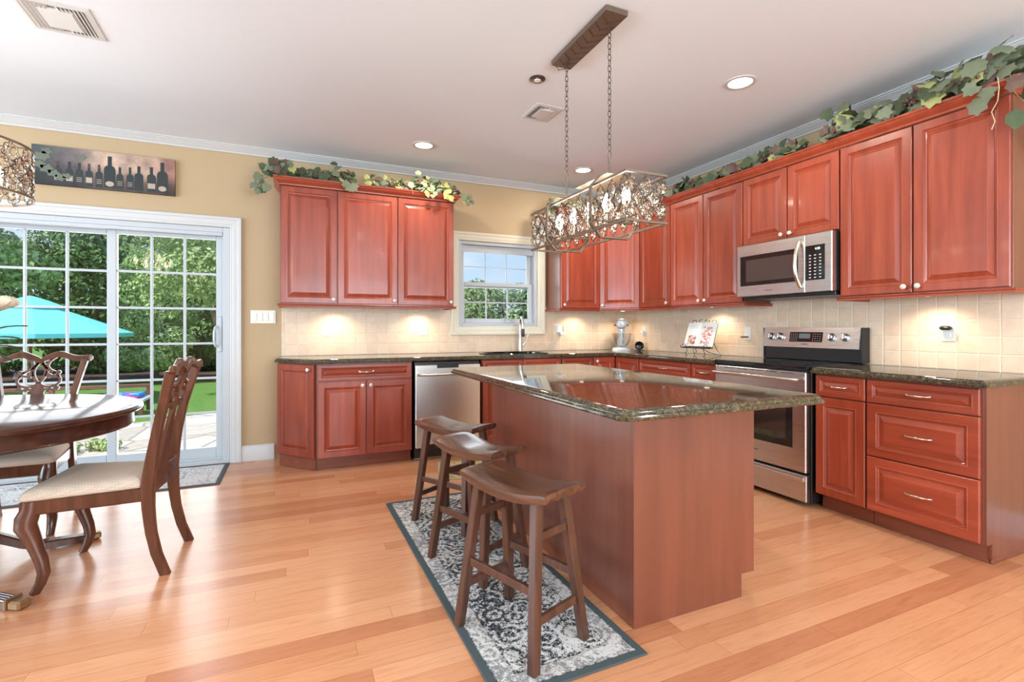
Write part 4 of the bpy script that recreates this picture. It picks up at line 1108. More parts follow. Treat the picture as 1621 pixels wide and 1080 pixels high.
# ------------------------------------------------------------------ dining chairs
def lerp_tab(tab, z):
    for (z0, v0), (z1, v1) in zip(tab[:-1], tab[1:]):
        if z <= z1: return v0+(v1-v0)*max(0, (z-z0))/(z1-z0)
    return tab[-1][1]
PY = [(0.0, 0.262), (0.1, 0.226), (0.2, 0.204), (0.3, 0.192), (0.42, 0.188), (0.52, 0.197), (0.62, 0.213), (0.75, 0.238), (0.9, 0.275), (1.02, 0.308)]
PX = [(0.0, 0.197), (0.2, 0.190), (0.42, 0.184), (0.6, 0.176), (0.75, 0.180), (0.88, 0.205), (1.02, 0.236)]
def make_chair(label):
    o = empty('dining_chair', (0, 0, 0), 0, label, 'chair', 'carved mahogany dining chairs')
    for sx in (-1, 1):
        b = MB(); zs = [0.0, 0.05, 0.1, 0.15, 0.2, 0.26, 0.32, 0.38, 0.42, 0.48, 0.55, 0.62, 0.69, 0.75, 0.82, 0.9, 0.965]
        vs = []
        for z in zs:
            x, y = sx*lerp_tab(PX, z), lerp_tab(PY, z); h = 0.0165; d = 0.021+0.006*math.exp(-((z-0.42)/0.15)**2); c = 0.004
            vs += [(x-h+c, y-d, z), (x+h-c, y-d, z), (x+h, y-d+c, z), (x+h, y+d-c, z), (x+h-c, y+d, z), (x-h+c, y+d, z), (x-h, y+d-c, z), (x-h, y-d+c, z)]
        n = len(zs); fs = [tuple(reversed(range(8))), tuple(range((n-1)*8, n*8))]+[(i*8+k, i*8+(k+1) % 8, (i+1)*8+(k+1) % 8, (i+1)*8+k) for i in range(n-1) for k in range(8)]
        b.add(vs, fs); b.build('rear_leg_and_post', M['mahogany'], o, smooth=35)
    # things in the curved plane of the back: (x, z) -> y
    def bk(dy): return lambda u, v, h: (u, lerp_tab(PY, v)+h+dy, v)
    def ribbon(b, pts, w_, t=0.016, dy=-0.008, closed=False):
        b.sweep(pts, [(-w_/2, 0), (-w_/2, t), (w_/2, t), (w_/2, 0)], closed=closed, loop=True, to3=bk(dy))
    def curve(ps, n=6):
        out = []
        P_ = [ps[0]]+list(ps)+[ps[-1]]
        for i in range(1, len(P_)-2):
            for k in range(n):
                t = k/n; a, b_, c, d = P_[i-1], P_[i], P_[i+1], P_[i+2]
                out.append(tuple(0.5*((2*b_[j])+(-a[j]+c[j])*t+(2*a[j]-5*b_[j]+4*c[j]-d[j])*t*t+(-a[j]+3*b_[j]-3*c[j]+d[j])*t**3) for j in (0, 1)))
        out.append(ps[-1]); return out
    # crest rail
    b = MB(); vs = []; N = 41
    for i in range(N):
        t = -1+2*i/(N-1); x = t*0.258; a = abs(t)
        zt = 0.985+0.034*math.exp(-((a-0.36)/0.22)**2)+0.010*a**6+(-0.006 if a < 0.04 else 0)-0.010*math.exp(-(a/0.07)**2)
        th = 0.034+0.006*math.exp(-((a-0.36)/0.2)**2)+0.008*a**4
        zb = zt-th; y = lerp_tab(PY, 0.985)-0.006+0.012*a*a; d = 0.014
        if i in (0, N-1): zt -= 0.012; zb += 0.010; d = 0.010
        vs += [(x, y-d, zb), (x, y-d, zt-0.006), (x, y-d+0.006, zt), (x, y+d-0.006, zt), (x, y+d, zt-0.006), (x, y+d, zb)]
    fs = [tuple(range(6)), tuple(reversed(range((N-1)*6, N*6)))]+[(i*6+k, i*6+(k+1) % 6, (i+1)*6+(k+1) % 6, (i+1)*6+k) for i in range(N-1) for k in range(6)]
    b.add(vs, fs); b.build('crest_rail', M['mahogany'], o, smooth=40)
    b = MB()
    for s_ in (-1, 1):
        m = lambda L_: [(x*s_, z) for x, z in L_]
        ribbon(b, curve(m([(0.0, 0.955), (-0.022, 0.925), (-0.030, 0.890), (-0.022, 0.850), (0.0, 0.815)])), 0.015)          # centre almond
        ribbon(b, curve(m([(0.085, 0.990), (0.052, 0.965), (0.036, 0.930), (0.046, 0.905), (0.070, 0.888), (0.090, 0.882)])), 0.015)   # upper arm
        ribbon(b, curve(m([(0.0, 0.958), (0.020, 0.930), (0.036, 0.905), (0.036, 0.880), (0.030, 0.862)])), 0.014)
        ribbon(b, curve(m([(0.040, 0.855), (0.062, 0.862), (0.088, 0.862), (0.105, 0.840), (0.096, 0.812), (0.062, 0.798), (0.028, 0.800), (0.0, 0.818)])), 0.013) # side loop
        ribbon(b, curve(m([(0.070, 0.888), (0.090, 0.872), (0.098, 0.858)])), 0.012)
        ribbon(b, curve(m([(0.085, 0.800), (0.090, 0.785), (0.072, 0.776), (0.050, 0.782), (0.030, 0.776), (0.018, 0.760)])), 0.013)
        for (cx, cz) in ((0.094, 0.884), (0.048, 0.866), (0.092, 0.786), (0.056, 0.780)):
            b.sweep([(s_*cx+0.013*math.cos(k*PI/5), cz+0.013*math.sin(k*PI/5)) for k in range(10)], [(0, 0), (0, 0.018), (0.003, 0.021)], to3=bk(-0.009), cap0=True, cap1=True)
        ribbon(b, curve(m([(0.008, 0.765), (0.014, 0.70), (0.020, 0.62), (0.026, 0.53), (0.030, 0.462)])), 0.011)
        ribbon(b, curve(m([(0.020, 0.765), (0.034, 0.70), (0.046, 0.62), (0.058, 0.53), (0.066, 0.462)])), 0.013)
    ribbon(b, curve([(0.0, 0.80), (0.0, 0.70), (0.0, 0.58), (0.0, 0.462)]), 0.008)
    b.sweep([(-0.030, 0.755), (0.030, 0.755), (0.036, 0.772), (0.028, 0.800), (0.0, 0.822), (-0.028, 0.800), (-0.036, 0.772)], [(0, 0), (0, 0.015), (0.003, 0.018)], to3=bk(-0.009), cap0=True, cap1=True)
    b.build('splat', M['mahogany'], o)
    # seat rails
    fr = [(-0.245, -0.262), (0.245, -0.262), (0.188, 0.182), (-0.188, 0.182)]
    MB().sweep(fr, [(0.006, 0.350), (0.0, 0.356), (0.0, 0.412), (0.024, 0.412), (0.024, 0.350)], closed=True, loop=True).build('seat_rail', M['mahogany'], o)
    MB().sweep([(-0.172, 0.164), (0.172, 0.164), (0.172, 0.196), (-0.172, 0.196)], [(0, 0.412), (0, 0.462), (0.004, 0.466)], cap0=True, cap1=True).build('back_rail', M['mahogany'], o)
    cu = [(-0.252, -0.270), (0.252, -0.270), (0.186, 0.162), (-0.186, 0.162)]
    cu2 = []
    rnd_ = [0.03, 0.03, 0.012, 0.012]
    for i, (x, y) in enumerate(cu):
        p, n = Vector(cu[i-1]), Vector(cu[(i+1) % 4]); c0 = Vector((x, y)); r_ = rnd_[i]
        a = c0+(p-c0).normalized()*r_; b_ = c0+(n-c0).normalized()*r_
        for k in range(5):
            t = k/4; q = a*(1-t)**2+c0*2*t*(1-t)+b_*t*t; cu2.append((q.x, q.y))
    vs = []; cc = (0.0, -0.055); nn = len(cu2)
    rg = [(0.965, 0.4125), (0.995, 0.418), (1.0, 0.430), (0.975, 0.446), (0.92, 0.457), (0.82, 0.465), (0.65, 0.471), (0.40, 0.475), (0.15, 0.476)]
    for k, z in rg: vs += [(cc[0]+(x-cc[0])*k, cc[1]+(y-cc[1])*k, z) for x, y in cu2]
    MB().add(vs, [(i*nn+j, i*nn+(j+1) % nn, (i+1)*nn+(j+1) % nn, (i+1)*nn+j) for i in range(len(rg)-1) for j in range(nn)]+[tuple(reversed(range(nn))), tuple(range((len(rg)-1)*nn, len(rg)*nn))]).build('seat_cushion', M['fabric'], o, smooth=60)
    for sx in (-1, 1):
        b = MB()
        x = sx*0.216
        b.tube([(x, -0.232, 0.412), (x, -0.234, 0.375), (x, -0.248, 0.335), (x+sx*0.004, -0.250, 0.30), (x+sx*0.002, -0.232, 0.255), (x, -0.215, 0.20), (x, -0.196, 0.14), (x, -0.188, 0.09), (x, -0.200, 0.045), (x+sx*0.002, -0.222, 0.0)],
               [0.034, 0.036, 0.042, 0.040, 0.033, 0.028, 0.025, 0.024, 0.021, 0.018], 10, up=(1, 0, 0))
        for i in range(-1, 2): b.tube([(x+i*0.011, -0.258+0.004*abs(i), 0.245), (x+i*0.010, -0.235, 0.20), (x+i*0.009, -0.216, 0.145)], 0.0045, 6)
        b.build('front_leg', M['mahogany'], o, smooth=45)
    return o
ch = make_chair('carved mahogany dining chair pulled out at the table end, its back towards the kitchen')
ch.location = (-4.487, -1.865, 0); ch.rotation_euler = (0, 0, math.radians(-94.5))
copy_tree(ch, (-5.160, -1.075, 0), math.radians(0.5), 'carved mahogany dining chair behind the table with its open back against the patio door')

# ------------------------------------------------------------------ dining table
tb = empty('dining_table', (-5.40, -1.69, 0), 0, 'dark polished oval dining table beside the patio door', 'table')
def ell(a, b_, n=72): return [(a*math.cos(2*PI*i/n), b_*math.sin(2*PI*i/n)) for i in range(n)]
MB().sweep(ell(0.967, 0.80), [(0.020, 0.728), (0.006, 0.732), (0.0, 0.740), (0.0, 0.748), (0.006, 0.752), (0.010, 0.757), (0.016, 0.760)], cap0=True, cap1=True).build('tabletop', M['table_wood'], tb, smooth=35)
MB().box(-0.945, -0.0012, 0.7599, 0.945, 0.0012, 0.7606).build('leaf_joint', M['gap'], tb)
MB().sweep(ell(0.925, 0.758), [(0.022, 0.655), (0.0, 0.655), (-0.004, 0.660), (0.0, 0.668), (0.0, 0.728), (0.022, 0.728)], closed=True, loop=True).build('apron', M['table_wood'], tb, smooth=35)
MB().box(-0.50, -0.40, 0.700, 0.50, 0.40, 0.727).build('top_support', M['table_wood'], tb)
MB().lathe([(0.10, 0.700), (0.12, 0.69), (0.06, 0.66), (0.045, 0.60), (0.075, 0.52), (0.085, 0.46), (0.055, 0.41), (0.095, 0.37), (0.11, 0.32), (0.10, 0.25), (0.07, 0.21), (0.03, 0.19), (0.0, 0.185)][::-1], 28, (0.0, -0.08, 0)).build('pedestal_column', M['mahogany'], tb, smooth=40)
def ped_leg(ang, R_):
    ca, sa = math.cos(ang), math.sin(ang)
    prof_ = [(0.07, 0.345), (0.14, 0.372), (0.21, 0.350), (0.27, 0.290), (0.33, 0.215), (0.40, 0.145), (0.48, 0.090), (0.56, 0.052), (R_-0.06, 0.032)]
    vs = []; 
    for i, (r_, z) in enumerate(prof_):
        w_ = 0.028; t = 0.060-0.030*i/len(prof_)
        px, py = -sa*w_, ca*w_
        cx, cy = r_*ca, r_*sa-0.08
        vs += [(cx-px, cy-py, max(z-t, 0.004)), (cx+px, cy+py, max(z-t, 0.004)), (cx+px, cy+py, z), (cx-px, cy-py, z)]
    n = len(prof_)
    b = MB().add(vs, [(0, 1, 2, 3), tuple(reversed(range((n-1)*4, n*4)))]+[(i*4+k, i*4+(k+1) % 4, (i+1)*4+(k+1) % 4, (i+1)*4+k) for i in range(n-1) for k in range(4)])
    for j in (-1.5, -0.5, 0.5, 1.5):
        b.tube([(r_*ca-sa*j*0.013, r_*sa+ca*j*0.013-0.08, z+0.002) for r_, z in prof_[2:]], 0.0058, 6)
    lg = b.build('pedestal_leg', M['mahogany'], tb, smooth=45)
    m4 = Matrix.Translation((0, -0.08, 0)) @ Matrix.Rotation(ang, 4, 'Z')
    MB().box(R_-0.070, -0.034, 0.003, R_-0.058, 0.034, 0.048, 0.003).box(R_-0.058, -0.029, 0.003, R_, 0.029, 0.040, 0.008).xf(m4).build('toe_cap', M['brass'], lg)
    MB().lathe([(0.034, -0.031), (0.040, -0.024), (0.030, -0.02), (0.042, 0.0), (0.030, 0.02), (0.040, 0.024), (0.034, 0.031)], 18, (0.135, 0, 0.345), 'y').xf(m4).build('scroll', M['mahogany'], lg, smooth=40)
ped_leg(math.atan2(-0.43, 0.70), 0.82)
ped_leg(math.atan2(0.32, 0.72), 0.80)
ped_leg(math.atan2(0.32, -0.72), 0.80); ped_leg(math.atan2(-0.43, -0.70), 0.82)

# flower arrangement on the table
fl = empty('flower_vase', (-5.16, -1.72, 0.7605), 0, 'white magnolia arrangement with dark leaves on the dining table, only its edge in view', 'flowers')
MB().lathe([(0.0, 0.0), (0.06, 0.0), (0.075, 0.03), (0.095, 0.12), (0.08, 0.20), (0.045, 0.235), (0.05, 0.25), (0.042, 0.25), (0.037, 0.235), (0.0, 0.22)], 24).build('vase', M['plastic'], fl, smooth=50)
mp_ = Mat('magnolia petal', (0.80, 0.72, 0.58), 0.5, spec=0.3).m
def flower_head(c, r_):
    b = MB()
    for ring_, (n, tilt, s_) in enumerate(((6, 0.75, 1.0), (6, 0.45, 0.95), (5, 0.15, 0.8))):
        for k in range(n):
            a = 2*PI*k/n+ring_*0.5; vs = []
            for i in range(6):
                t = i/5; w_ = math.sin(PI*min(t*0.9+0.08, 1))*0.60*r_*s_
                rad = math.sin(tilt+0.25)*math.sin(t*2.2)*r_*s_*0.85; z = math.cos(tilt-0.2*t)*t*r_*s_*0.9
                for u in (-1, 0, 1):
                    x, y = rad, u*w_; zz = z+abs(u)*0.10*r_
                    vs.append((c[0]+x*math.cos(a)-y*math.sin(a), c[1]+x*math.sin(a)+y*math.cos(a), c[2]+zz))
            b.add(vs, [(i*3+k2, i*3+k2+1, (i+1)*3+k2+1, (i+1)*3+k2) for i in range(5) for k2 in (0, 1)])
    b.build('flower_head', mp_, fl, smooth=60, fixn=False)
heads = [((0.175, 0.0, 0.485), 0.088), ((-0.02, -0.10, 0.52), 0.09), ((-0.14, 0.06, 0.46), 0.08), ((0.03, 0.12, 0.55), 0.08)]
for c, r_ in heads: flower_head(c, r_)
b = MB()
for c, r_ in heads: b.tube([(0, 0, 0.2), (c[0]*0.5, c[1]*0.5, 0.34), (c[0], c[1], c[2]+0.01)], 0.004, 6)
b.build('stems', M['vine'], fl)
b = MB()
for (bx, by, bz, tx, ty, tz) in ((0.10, 0.0, 0.36, 0.28, 0.01, 0.415), (0.09, -0.02, 0.33, 0.27, -0.04, 0.355), (0.10, 0.02, 0.30, 0.25, 0.04, 0.30), (0.08, 0.0, 0.28, 0.235, -0.02, 0.245), (-0.1, 0, 0.3, -0.27, 0.05, 0.33), (0, 0.1, 0.3, 0.05, 0.28, 0.33), (0, -0.1, 0.3, -0.05, -0.26, 0.30), (0.03, 0.02, 0.22, 0.15, 0.05, 0.27)):
    d_ = Vector((tx-bx, ty-by, tz-bz)); s_ = d_.cross(Vector((0, 0, 1))).normalized(); vs = []
    for i in range(6):
        t = i/5; w_ = 0.026*math.sin(PI*(0.05+0.93*t)); p = Vector((bx, by, bz))+d_*t+Vector((0, 0, 0.02*math.sin(PI*t)))
        for u in (-1, 0, 1): q = p+s_*w_*u+Vector((0, 0, abs(u)*0.006)); vs.append(tuple(q))
    b.add(vs, [(i*3+k, i*3+k+1, (i+1)*3+k+1, (i+1)*3+k) for i in range(5) for k in (0, 1)])
b.build('leaves', M['ivy'][0], fl, smooth=60, fixn=False)

# ------------------------------------------------------------------ hanging fixtures
def quatre(r_, n=40):
    """closed pointed quatrefoil outline in 2D"""
    pts = []
    for i in range(n):
        a = 2*PI*i/n; k = abs(math.cos(2*a))
        rr = r_*(0.62+0.38*k**12+0.26*(1-k*k))
        pts.append((rr*math.cos(a)*0.86, rr*math.sin(a)*1.12))
    return pts
def crystal_mesh(r_):
    b = MB(); o_ = quatre(r_*0.82, 32); n = len(o_)
    vs = [(x, -0.002, z) for x, z in o_]+[(x, 0.002, z) for x, z in o_]
    vs += [(x*0.5, -0.011, z*0.5) for x, z in o_]+[(x*0.5, 0.011, z*0.5) for x, z in o_]+[(0, -0.008, 0), (0, 0.008, 0)]
    fs = []
    for i in range(n):
        j = (i+1) % n
        fs += [(i, j, n+j, n+i), (i, 2*n+i, 2*n+j, j), (n+i, n+j, 3*n+j, 3*n+i), (2*n+i, 4*n, 2*n+j), (3*n+i, 3*n+j, 4*n+1)]
    return b.add(vs, fs)
def put_crystals(root, spots, r_, wire, lat_parts):
    """spots: (matrix, lattice index); one crystal part each, the wires of a side in one lattice part"""
    first = None
    lat = {}
    for m4, k in spots:
        if first is None:
            first = crystal_mesh(r_).build('crystal', M['crystal'], root); first.matrix_local = m4; c = first
        else:
            c = first.copy(); COL.objects.link(c); c.parent = root; c.matrix_local = m4; remember(c)
        b = lat.setdefault(k, MB())
        s0 = len(b.v)
        b.tube([(x, 0, z) for x, z in quatre(r_)], wire, 5, closed=True, up=(0, 1, 0)); b.xf(m4, s0)
    for k, b in lat.items(): b.build('quatrefoil_lattice', lat_parts, root, smooth=60)
def links(b, x, y, z0, z1, L=0.036):
    n = max(1, int(round((z1-z0)/(L*0.80)))); step = (z1-z0)/n
    for i in range(n):
        zc = z0+(i+0.5)*step; h = step*0.60; w_ = 0.0085; pts = []
        for k in range(12):
            a = 2*PI*k/12; p = (w_*math.cos(a), h*(math.sin(a)) if abs(math.sin(a)) > 0.6 else h*math.sin(a)*1.15)
            pts.append((x+p[0], y, zc+p[1]) if i % 2 == 0 else (x, y+p[0], zc+p[1]))
        b.tube(pts, 0.0022, 5, closed=True)
    return b
def candle(root, x, y, z, hs=0.07):
    s_ = MB().lathe([(0.006, -0.012), (0.019, -0.008), (0.021, 0.0), (0.0115, 0.002), (0.0115, hs), (0.0, hs)], 14, (x, y, z)).build('candle_sleeve', M['nickel'], root, smooth=40)
    MB().lathe([(0.008, 0.0), (0.013, 0.008), (0.023, 0.030), (0.025, 0.044), (0.019, 0.066), (0.009, 0.086), (0.002, 0.100), (0.0, 0.101)], 14, (x, y, z+hs)).build('bulb', M['bulb'], s_, smooth=60)
pl = empty('linear_chandelier', (-2.19, -2.57, 0), 0, 'rectangular bronze chandelier with crystal quatrefoils hanging over the island', 'chandelier')
# canopy
b = MB().box(-0.105, -0.315, H-0.028, 0.025, 0.245, H-0.001, 0.002)
b.build('ceiling_canopy', M['bronze'], pl)
b = MB()
for i in range(9):
    for s_ in (-1, 1):
        y = -0.28+i*0.062; 
        pts = [(-0.04+s_*0.055*math.cos(t)*1.0, y+0.031+0.045*math.sin(t), H-0.029) for t in [PI/2+PI*k/6*0.5-0.25*PI for k in range(7)]]
        b.tube([(-0.04+s_*(0.055-0.055*k/5+0.008*math.sin(k/5*2*PI)), y+0.062*k/5, H-0.0285) for k in range(6)], 0.0018, 4)
b.build('canopy_tracery', M['bronze_dark'], pl)
for (x, y) in ((-0.002, -0.195), (-0.036, 0.184)):
    MB().lathe([(0.012, H-0.028), (0.012, H-0.036), (0.005, H-0.040), (0.005, H-0.052), (0.0, H-0.052)], 14, (x, y, 0)).build('canopy_loop', M['bronze_dark'], pl, smooth=40)
    b = links(MB(), x, y, 2.085, H-0.048)
    b.build('chain', M['bronze_dark'], pl, smooth=60)
    b = MB(); b.tube([(x, y-0.008, 2.020), (x, y-0.013, 2.062), (x, y-0.007, 2.085), (x, y+0.007, 2.085), (x, y+0.013, 2.062), (x, y+0.008, 2.020)], 0.0032, 6, closed=True)
    b.tube([(x, y, 2.022), (x, y, 1.94)], 0.006, 8); b.build('hanger', M['bronze'], pl, smooth=40)
hx, hy, zb, zt = 0.120, 0.490, 1.662, 1.886
t = 0.0055
for z in (zb, zt):
    MB().sweep([(-hx, -hy), (hx, -hy), (hx, hy), (-hx, hy)], [(0, z-t), (0, z+t), (2*t, z+t), (2*t, z-t)], closed=True, loop=True).build('frame_rectangle', M['bronze'], pl)
for y in (-0.232, 0.232):
    MB().sweep([(-0.086, 1.622), (0.086, 1.622), (0.145, 1.690), (0.145, 1.876), (0.086, 1.942), (-0.086, 1.942), (-0.145, 1.876), (-0.145, 1.690)], [(0, -0.011), (0, 0.011), (0.007, 0.011), (0.007, -0.011)],
               closed=True, loop=True, to3=lambda u, v, h: (u, y+h, v)).build('octagon_band', M['bronze'], pl)
MB().box(-0.007, -0.35, 1.705, 0.007, 0.35, 1.716).box(-0.145, -0.239, 1.705, 0.145, -0.225, 1.716).box(-0.145, 0.225, 1.705, 0.145, 0.239, 1.716).box(-0.088, -0.30, 1.930, 0.088, -0.0, 1.931).build('lamp_bar', M['bronze'], pl)
MB().box(-0.010, -0.24, 1.935, 0.010, 0.24, 1.945).build('top_bar', M['bronze'], pl)
for i in range(5): candle(pl, 0, -0.33+0.165*i, 1.718, 0.055)
spots = []
rq = 0.046
def lattice_spots(L0, L1, zs, make, k):
    n = int(round((L1-L0)/0.048)); step = (L1-L0)/n
    for i in range(n):
        for z in ((zs[0], zs[2]) if i % 2 == 0 else (zs[1],)): spots.append((make(L0+(i+0.5)*step, z), k))
zs = (1.722, 1.774, 1.826)
for sx in (-1, 1):
    lattice_spots(-hy+0.005, hy-0.005, zs, lambda u, z: Matrix.Translation((sx*(hx-0.012), u, z)) @ Matrix.Rotation(PI/2, 4, 'Z'), 'x%d' % sx)
    # extra ones in the gaps so the sides read as a full curtain
for sy in (-1, 1):
    for i, x in enumerate((-0.088, -0.044, 0.0, 0.044, 0.088)):
        for z in ((1.774,) if i % 2 else (1.722, 1.826)): spots.append((Matrix.Translation((x, sy*(hy-0.012), z)), 'y%d' % sy))
put_crystals(pl, spots, rq, 0.0021, M['bronze_dark'])
for y in (-0.33, -0.165, 0, 0.165, 0.33): add_light('pendant_glow', 'POINT', (-2.19, -2.57+y, 1.83), 2.0, (1.0, 0.85, 0.65), shadow_soft_size=0.03)

dc = empty('drum_chandelier', (-5.15, -1.78, 0), 0, 'round bronze drum chandelier with crystal quatrefoils over the dining table', 'chandelier')
R_ = 0.30
for z in (1.80, 2.03):
    MB().lathe([(R_, z-0.006), (R_+0.004, z-0.006), (R_+0.004, z+0.006), (R_, z+0.006), (R_, z-0.006)], 64, cap=False).build('frame_ring', M['bronze'], dc, smooth=30)
spots = []
n = 36
for i in range(n):
    for row in range(3):
        if (i+row) % 2 == 0:
            a = 2*PI*i/n; spots.append((Matrix.Rotation(a, 4, 'Z') @ Matrix.Translation((R_-0.008, 0, (1.858, 1.915, 1.972)[row])) @ Matrix.Rotation(PI/2, 4, 'Z'), 'a%d' % (i*4//n)))
rq2 = rq; put_crystals(dc, spots, 0.056, 0.0022, M['bronze_dark'])
b = MB().tube([(0, 0, 1.78), (0, 0, 2.22)], 0.008, 10)
b.build('centre_stem', M['bronze'], dc)
for i in range(3):
    a = PI*i/3; MB().bar((-R_*math.cos(a), -R_*math.sin(a), 2.03), (R_*math.cos(a), R_*math.sin(a), 2.03), 0.008, 0.006).build('spoke', M['bronze'], dc)
MB().lathe([(0.0, 1.765), (0.02, 1.77), (0.03, 1.79), (0.02, 1.81), (0.0, 1.815)], 20).build('finial', M['bronze'], dc, smooth=50)
for i in range(5):
    a = 2*PI*i/5+0.25; x, y = 0.17*math.cos(a), 0.17*math.sin(a)
    MB().tube([(0, 0, 1.80), (x*0.5, y*0.5, 1.775), (x, y, 1.80)], 0.005, 8).build('arm', M['bronze'], dc, smooth=50)
    candle(dc, x, y, 1.812, 0.06)
links(MB(), 0, 0, 2.22, H-0.03).build('chain', M['bronze_dark'], dc, smooth=60)
MB().lathe([(0.065, H-0.001), (0.065, H-0.02), (0.03, H-0.03), (0.0, H-0.03)][::-1], 28).build('ceiling_canopy', M['bronze'], dc, smooth=40)
add_light('chandelier_glow', 'POINT', (-5.15, -1.78, 1.93), 7, (1.0, 0.85, 0.65), shadow_soft_size=0.12)

# ------------------------------------------------------------------ canvas print
cv = empty('canvas_print', (-5.493, -0.001, 2.263), 0, 'long canvas print of a row of wine bottles above the patio door', 'picture')
CW, CHh = 0.908, 0.297
pm = Mat('print ground', (0.3, 0.25, 0.22), 0.6)
v_ = pm.coord('Object'); xyz = pm.sep(v_)
base_ = pm.ramp(pm.math('DIVIDE', xyz[0], CW), [(0.0, (0.05, 0.07, 0.075)), (0.3, (0.16, 0.13, 0.13)), (0.5, (0.55, 0.40, 0.31)), (0.85, (0.50, 0.34, 0.26)), (0.93, (0.30, 0.16, 0.13)), (1.0, (0.32, 0.17, 0.13))])
low = pm.ramp(pm.math('DIVIDE', xyz[2], CHh), [(0.0, (0.14, 0.14, 0.15)), (0.28, (0.30, 0.30, 0.30)), (0.6, (1, 1, 1))])
blot = pm.ramp(pm.noise(v_, 9, 5, 0.6), [(0.3, (0.55, 0.55, 0.55)), (0.7, (1.3, 1.25, 1.2))])
pm.link(pm.mix(1.0, pm.mix(1.0, base_, low, 'MULTIPLY'), blot, 'MULTIPLY'), 'Base Color')
ink = Mat('print bottle', (0.018, 0.026, 0.028), 0.5).m; lab = Mat('print label', (0.42, 0.34, 0.27), 0.6).m; leafp = Mat('print leaf', (0.13, 0.15, 0.11), 0.6).m; redp = Mat('print capsule', (0.10, 0.04, 0.035), 0.6).m
MB().box(0, -0.028, 0, CW, 0, CHh, 0.001).build('canvas', [pm.m, ink], cv)
b = MB()
def poly(pts, y, m_i):
    b.cur = m_i; n = len(pts); b.add([(x, y, z) for x, z in pts]+[(x, y+0.0006, z) for x, z in pts], [tuple(range(n)), tuple(reversed(range(n, 2*n)))])
bott = [(0.155, 0.024, 0.185, 1), (0.225, 0.024, 0.190, 1), (0.285, 0.024, 0.190, 0), (0.345, 0.023, 0.190, 1), (0.408, 0.023, 0.190, 0), (0.475, 0.037, 0.265, 2), (0.540, 0.023, 0.188, 0), (0.606, 0.023, 0.195, 0), (0.664, 0.030, 0.212, 3), (0.748, 0.030, 0.215, 1), (0.822, 0.037, 0.262, 2)]
for i, (x, hw, h_, lb) in enumerate(bott):
    z0 = 0.012; zs_ = z0+(h_-0.01)*0.56; nk = hw*0.36
    arc_ = [(x+hw-(hw-nk)*(1-math.cos(k*PI/8)), zs_+(hw*0.95)*math.sin(k*PI/8)) for k in range(5)]
    pts_ = [(x-hw, z0), (x+hw, z0)]+arc_+[(x+nk, h_), (x-nk, h_)]+[(2*x-px_, pz_) for px_, pz_ in reversed(arc_)]
    poly(pts_, -0.0290, 0)
    if lb == 1: poly([(x-hw*0.85, z0+0.028), (x+hw*0.85, z0+0.028), (x+hw*0.85, z0+0.070), (x-hw*0.85, z0+0.070)], -0.0298, 1)
    elif lb == 2: poly([(x+hw*0.75*math.cos(2*PI*k/14), z0+0.035+0.021*math.sin(2*PI*k/14)) for k in range(14)], -0.0298, 1)
    elif lb == 0:
        for q_ in range(3): poly([(x-hw*0.7, z0+0.03+q_*0.014), (x+hw*0.7, z0+0.03+q_*0.014), (x+hw*0.7, z0+0.034+q_*0.014), (x-hw*0.7, z0+0.034+q_*0.014)], -0.0298, 1)
    if i in (3, 4, 0): poly([(x-nk, h_-0.03), (x+nk, h_-0.03), (x+nk, h_), (x-nk, h_)], -0.0298, 3)
random.seed(3)
for (cx, cz, r_) in ((0.05, 0.21, 0.05), (0.09, 0.12, 0.045), (0.13, 0.09, 0.04), (0.17, 0.06, 0.035), (0.03, 0.15, 0.04), (0.09, 0.25, 0.035), (0.30, 0.235, 0.03), (0.21, 0.075, 0.03)):
    if cx-r_*1.2 < 0: cx = r_*1.2
    poly([(cx+r_*(1+0.22*math.cos(5*t_))*math.cos(t_)*0.9, min(cz+r_*(1+0.22*math.cos(5*t_))*math.sin(t_)*0.7, CHh-0.004)) for t_ in [2*PI*k/20 for k in range(20)]], -0.0304, 2)
b.build('printed_bottles', [ink, lab, leafp, redp], cv, fixn=False)

# ------------------------------------------------------------------ ivy garlands
LEAF = [(0.0, -0.28), (0.28, -0.42), (0.38, -0.22), (0.56, -0.10), (0.43, 0.10), (0.42, 0.32), (0.24, 0.36), (0.0, 0.62), (-0.24, 0.36), (-0.42, 0.32), (-0.43, 0.10), (-0.56, -0.10), (-0.38, -0.22), (-0.28, -0.42)]
def leaf(b, c, nrm, size, roll):
    nrm = Vector(nrm).normalized(); x = nrm.orthogonal().normalized(); y = nrm.cross(x)
    ca, sa = math.cos(roll), math.sin(roll)
    X, Y = x*ca+y*sa, y*ca-x*sa
    c = Vector(c); cup = random.uniform(-0.25, 0.35)
    vs = [tuple(c)]
    for (u, v) in LEAF:
        k = random.uniform(0.9, 1.1); d2 = u*u+v*v
        vs.append(tuple(c+X*u*size*k+Y*v*size*k+nrm*size*(cup*abs(u)*0.9-0.25*d2)))
    n = len(LEAF)
    b.add(vs, [(0, 1+i, 1+(i+1) % n) for i in range(n)])
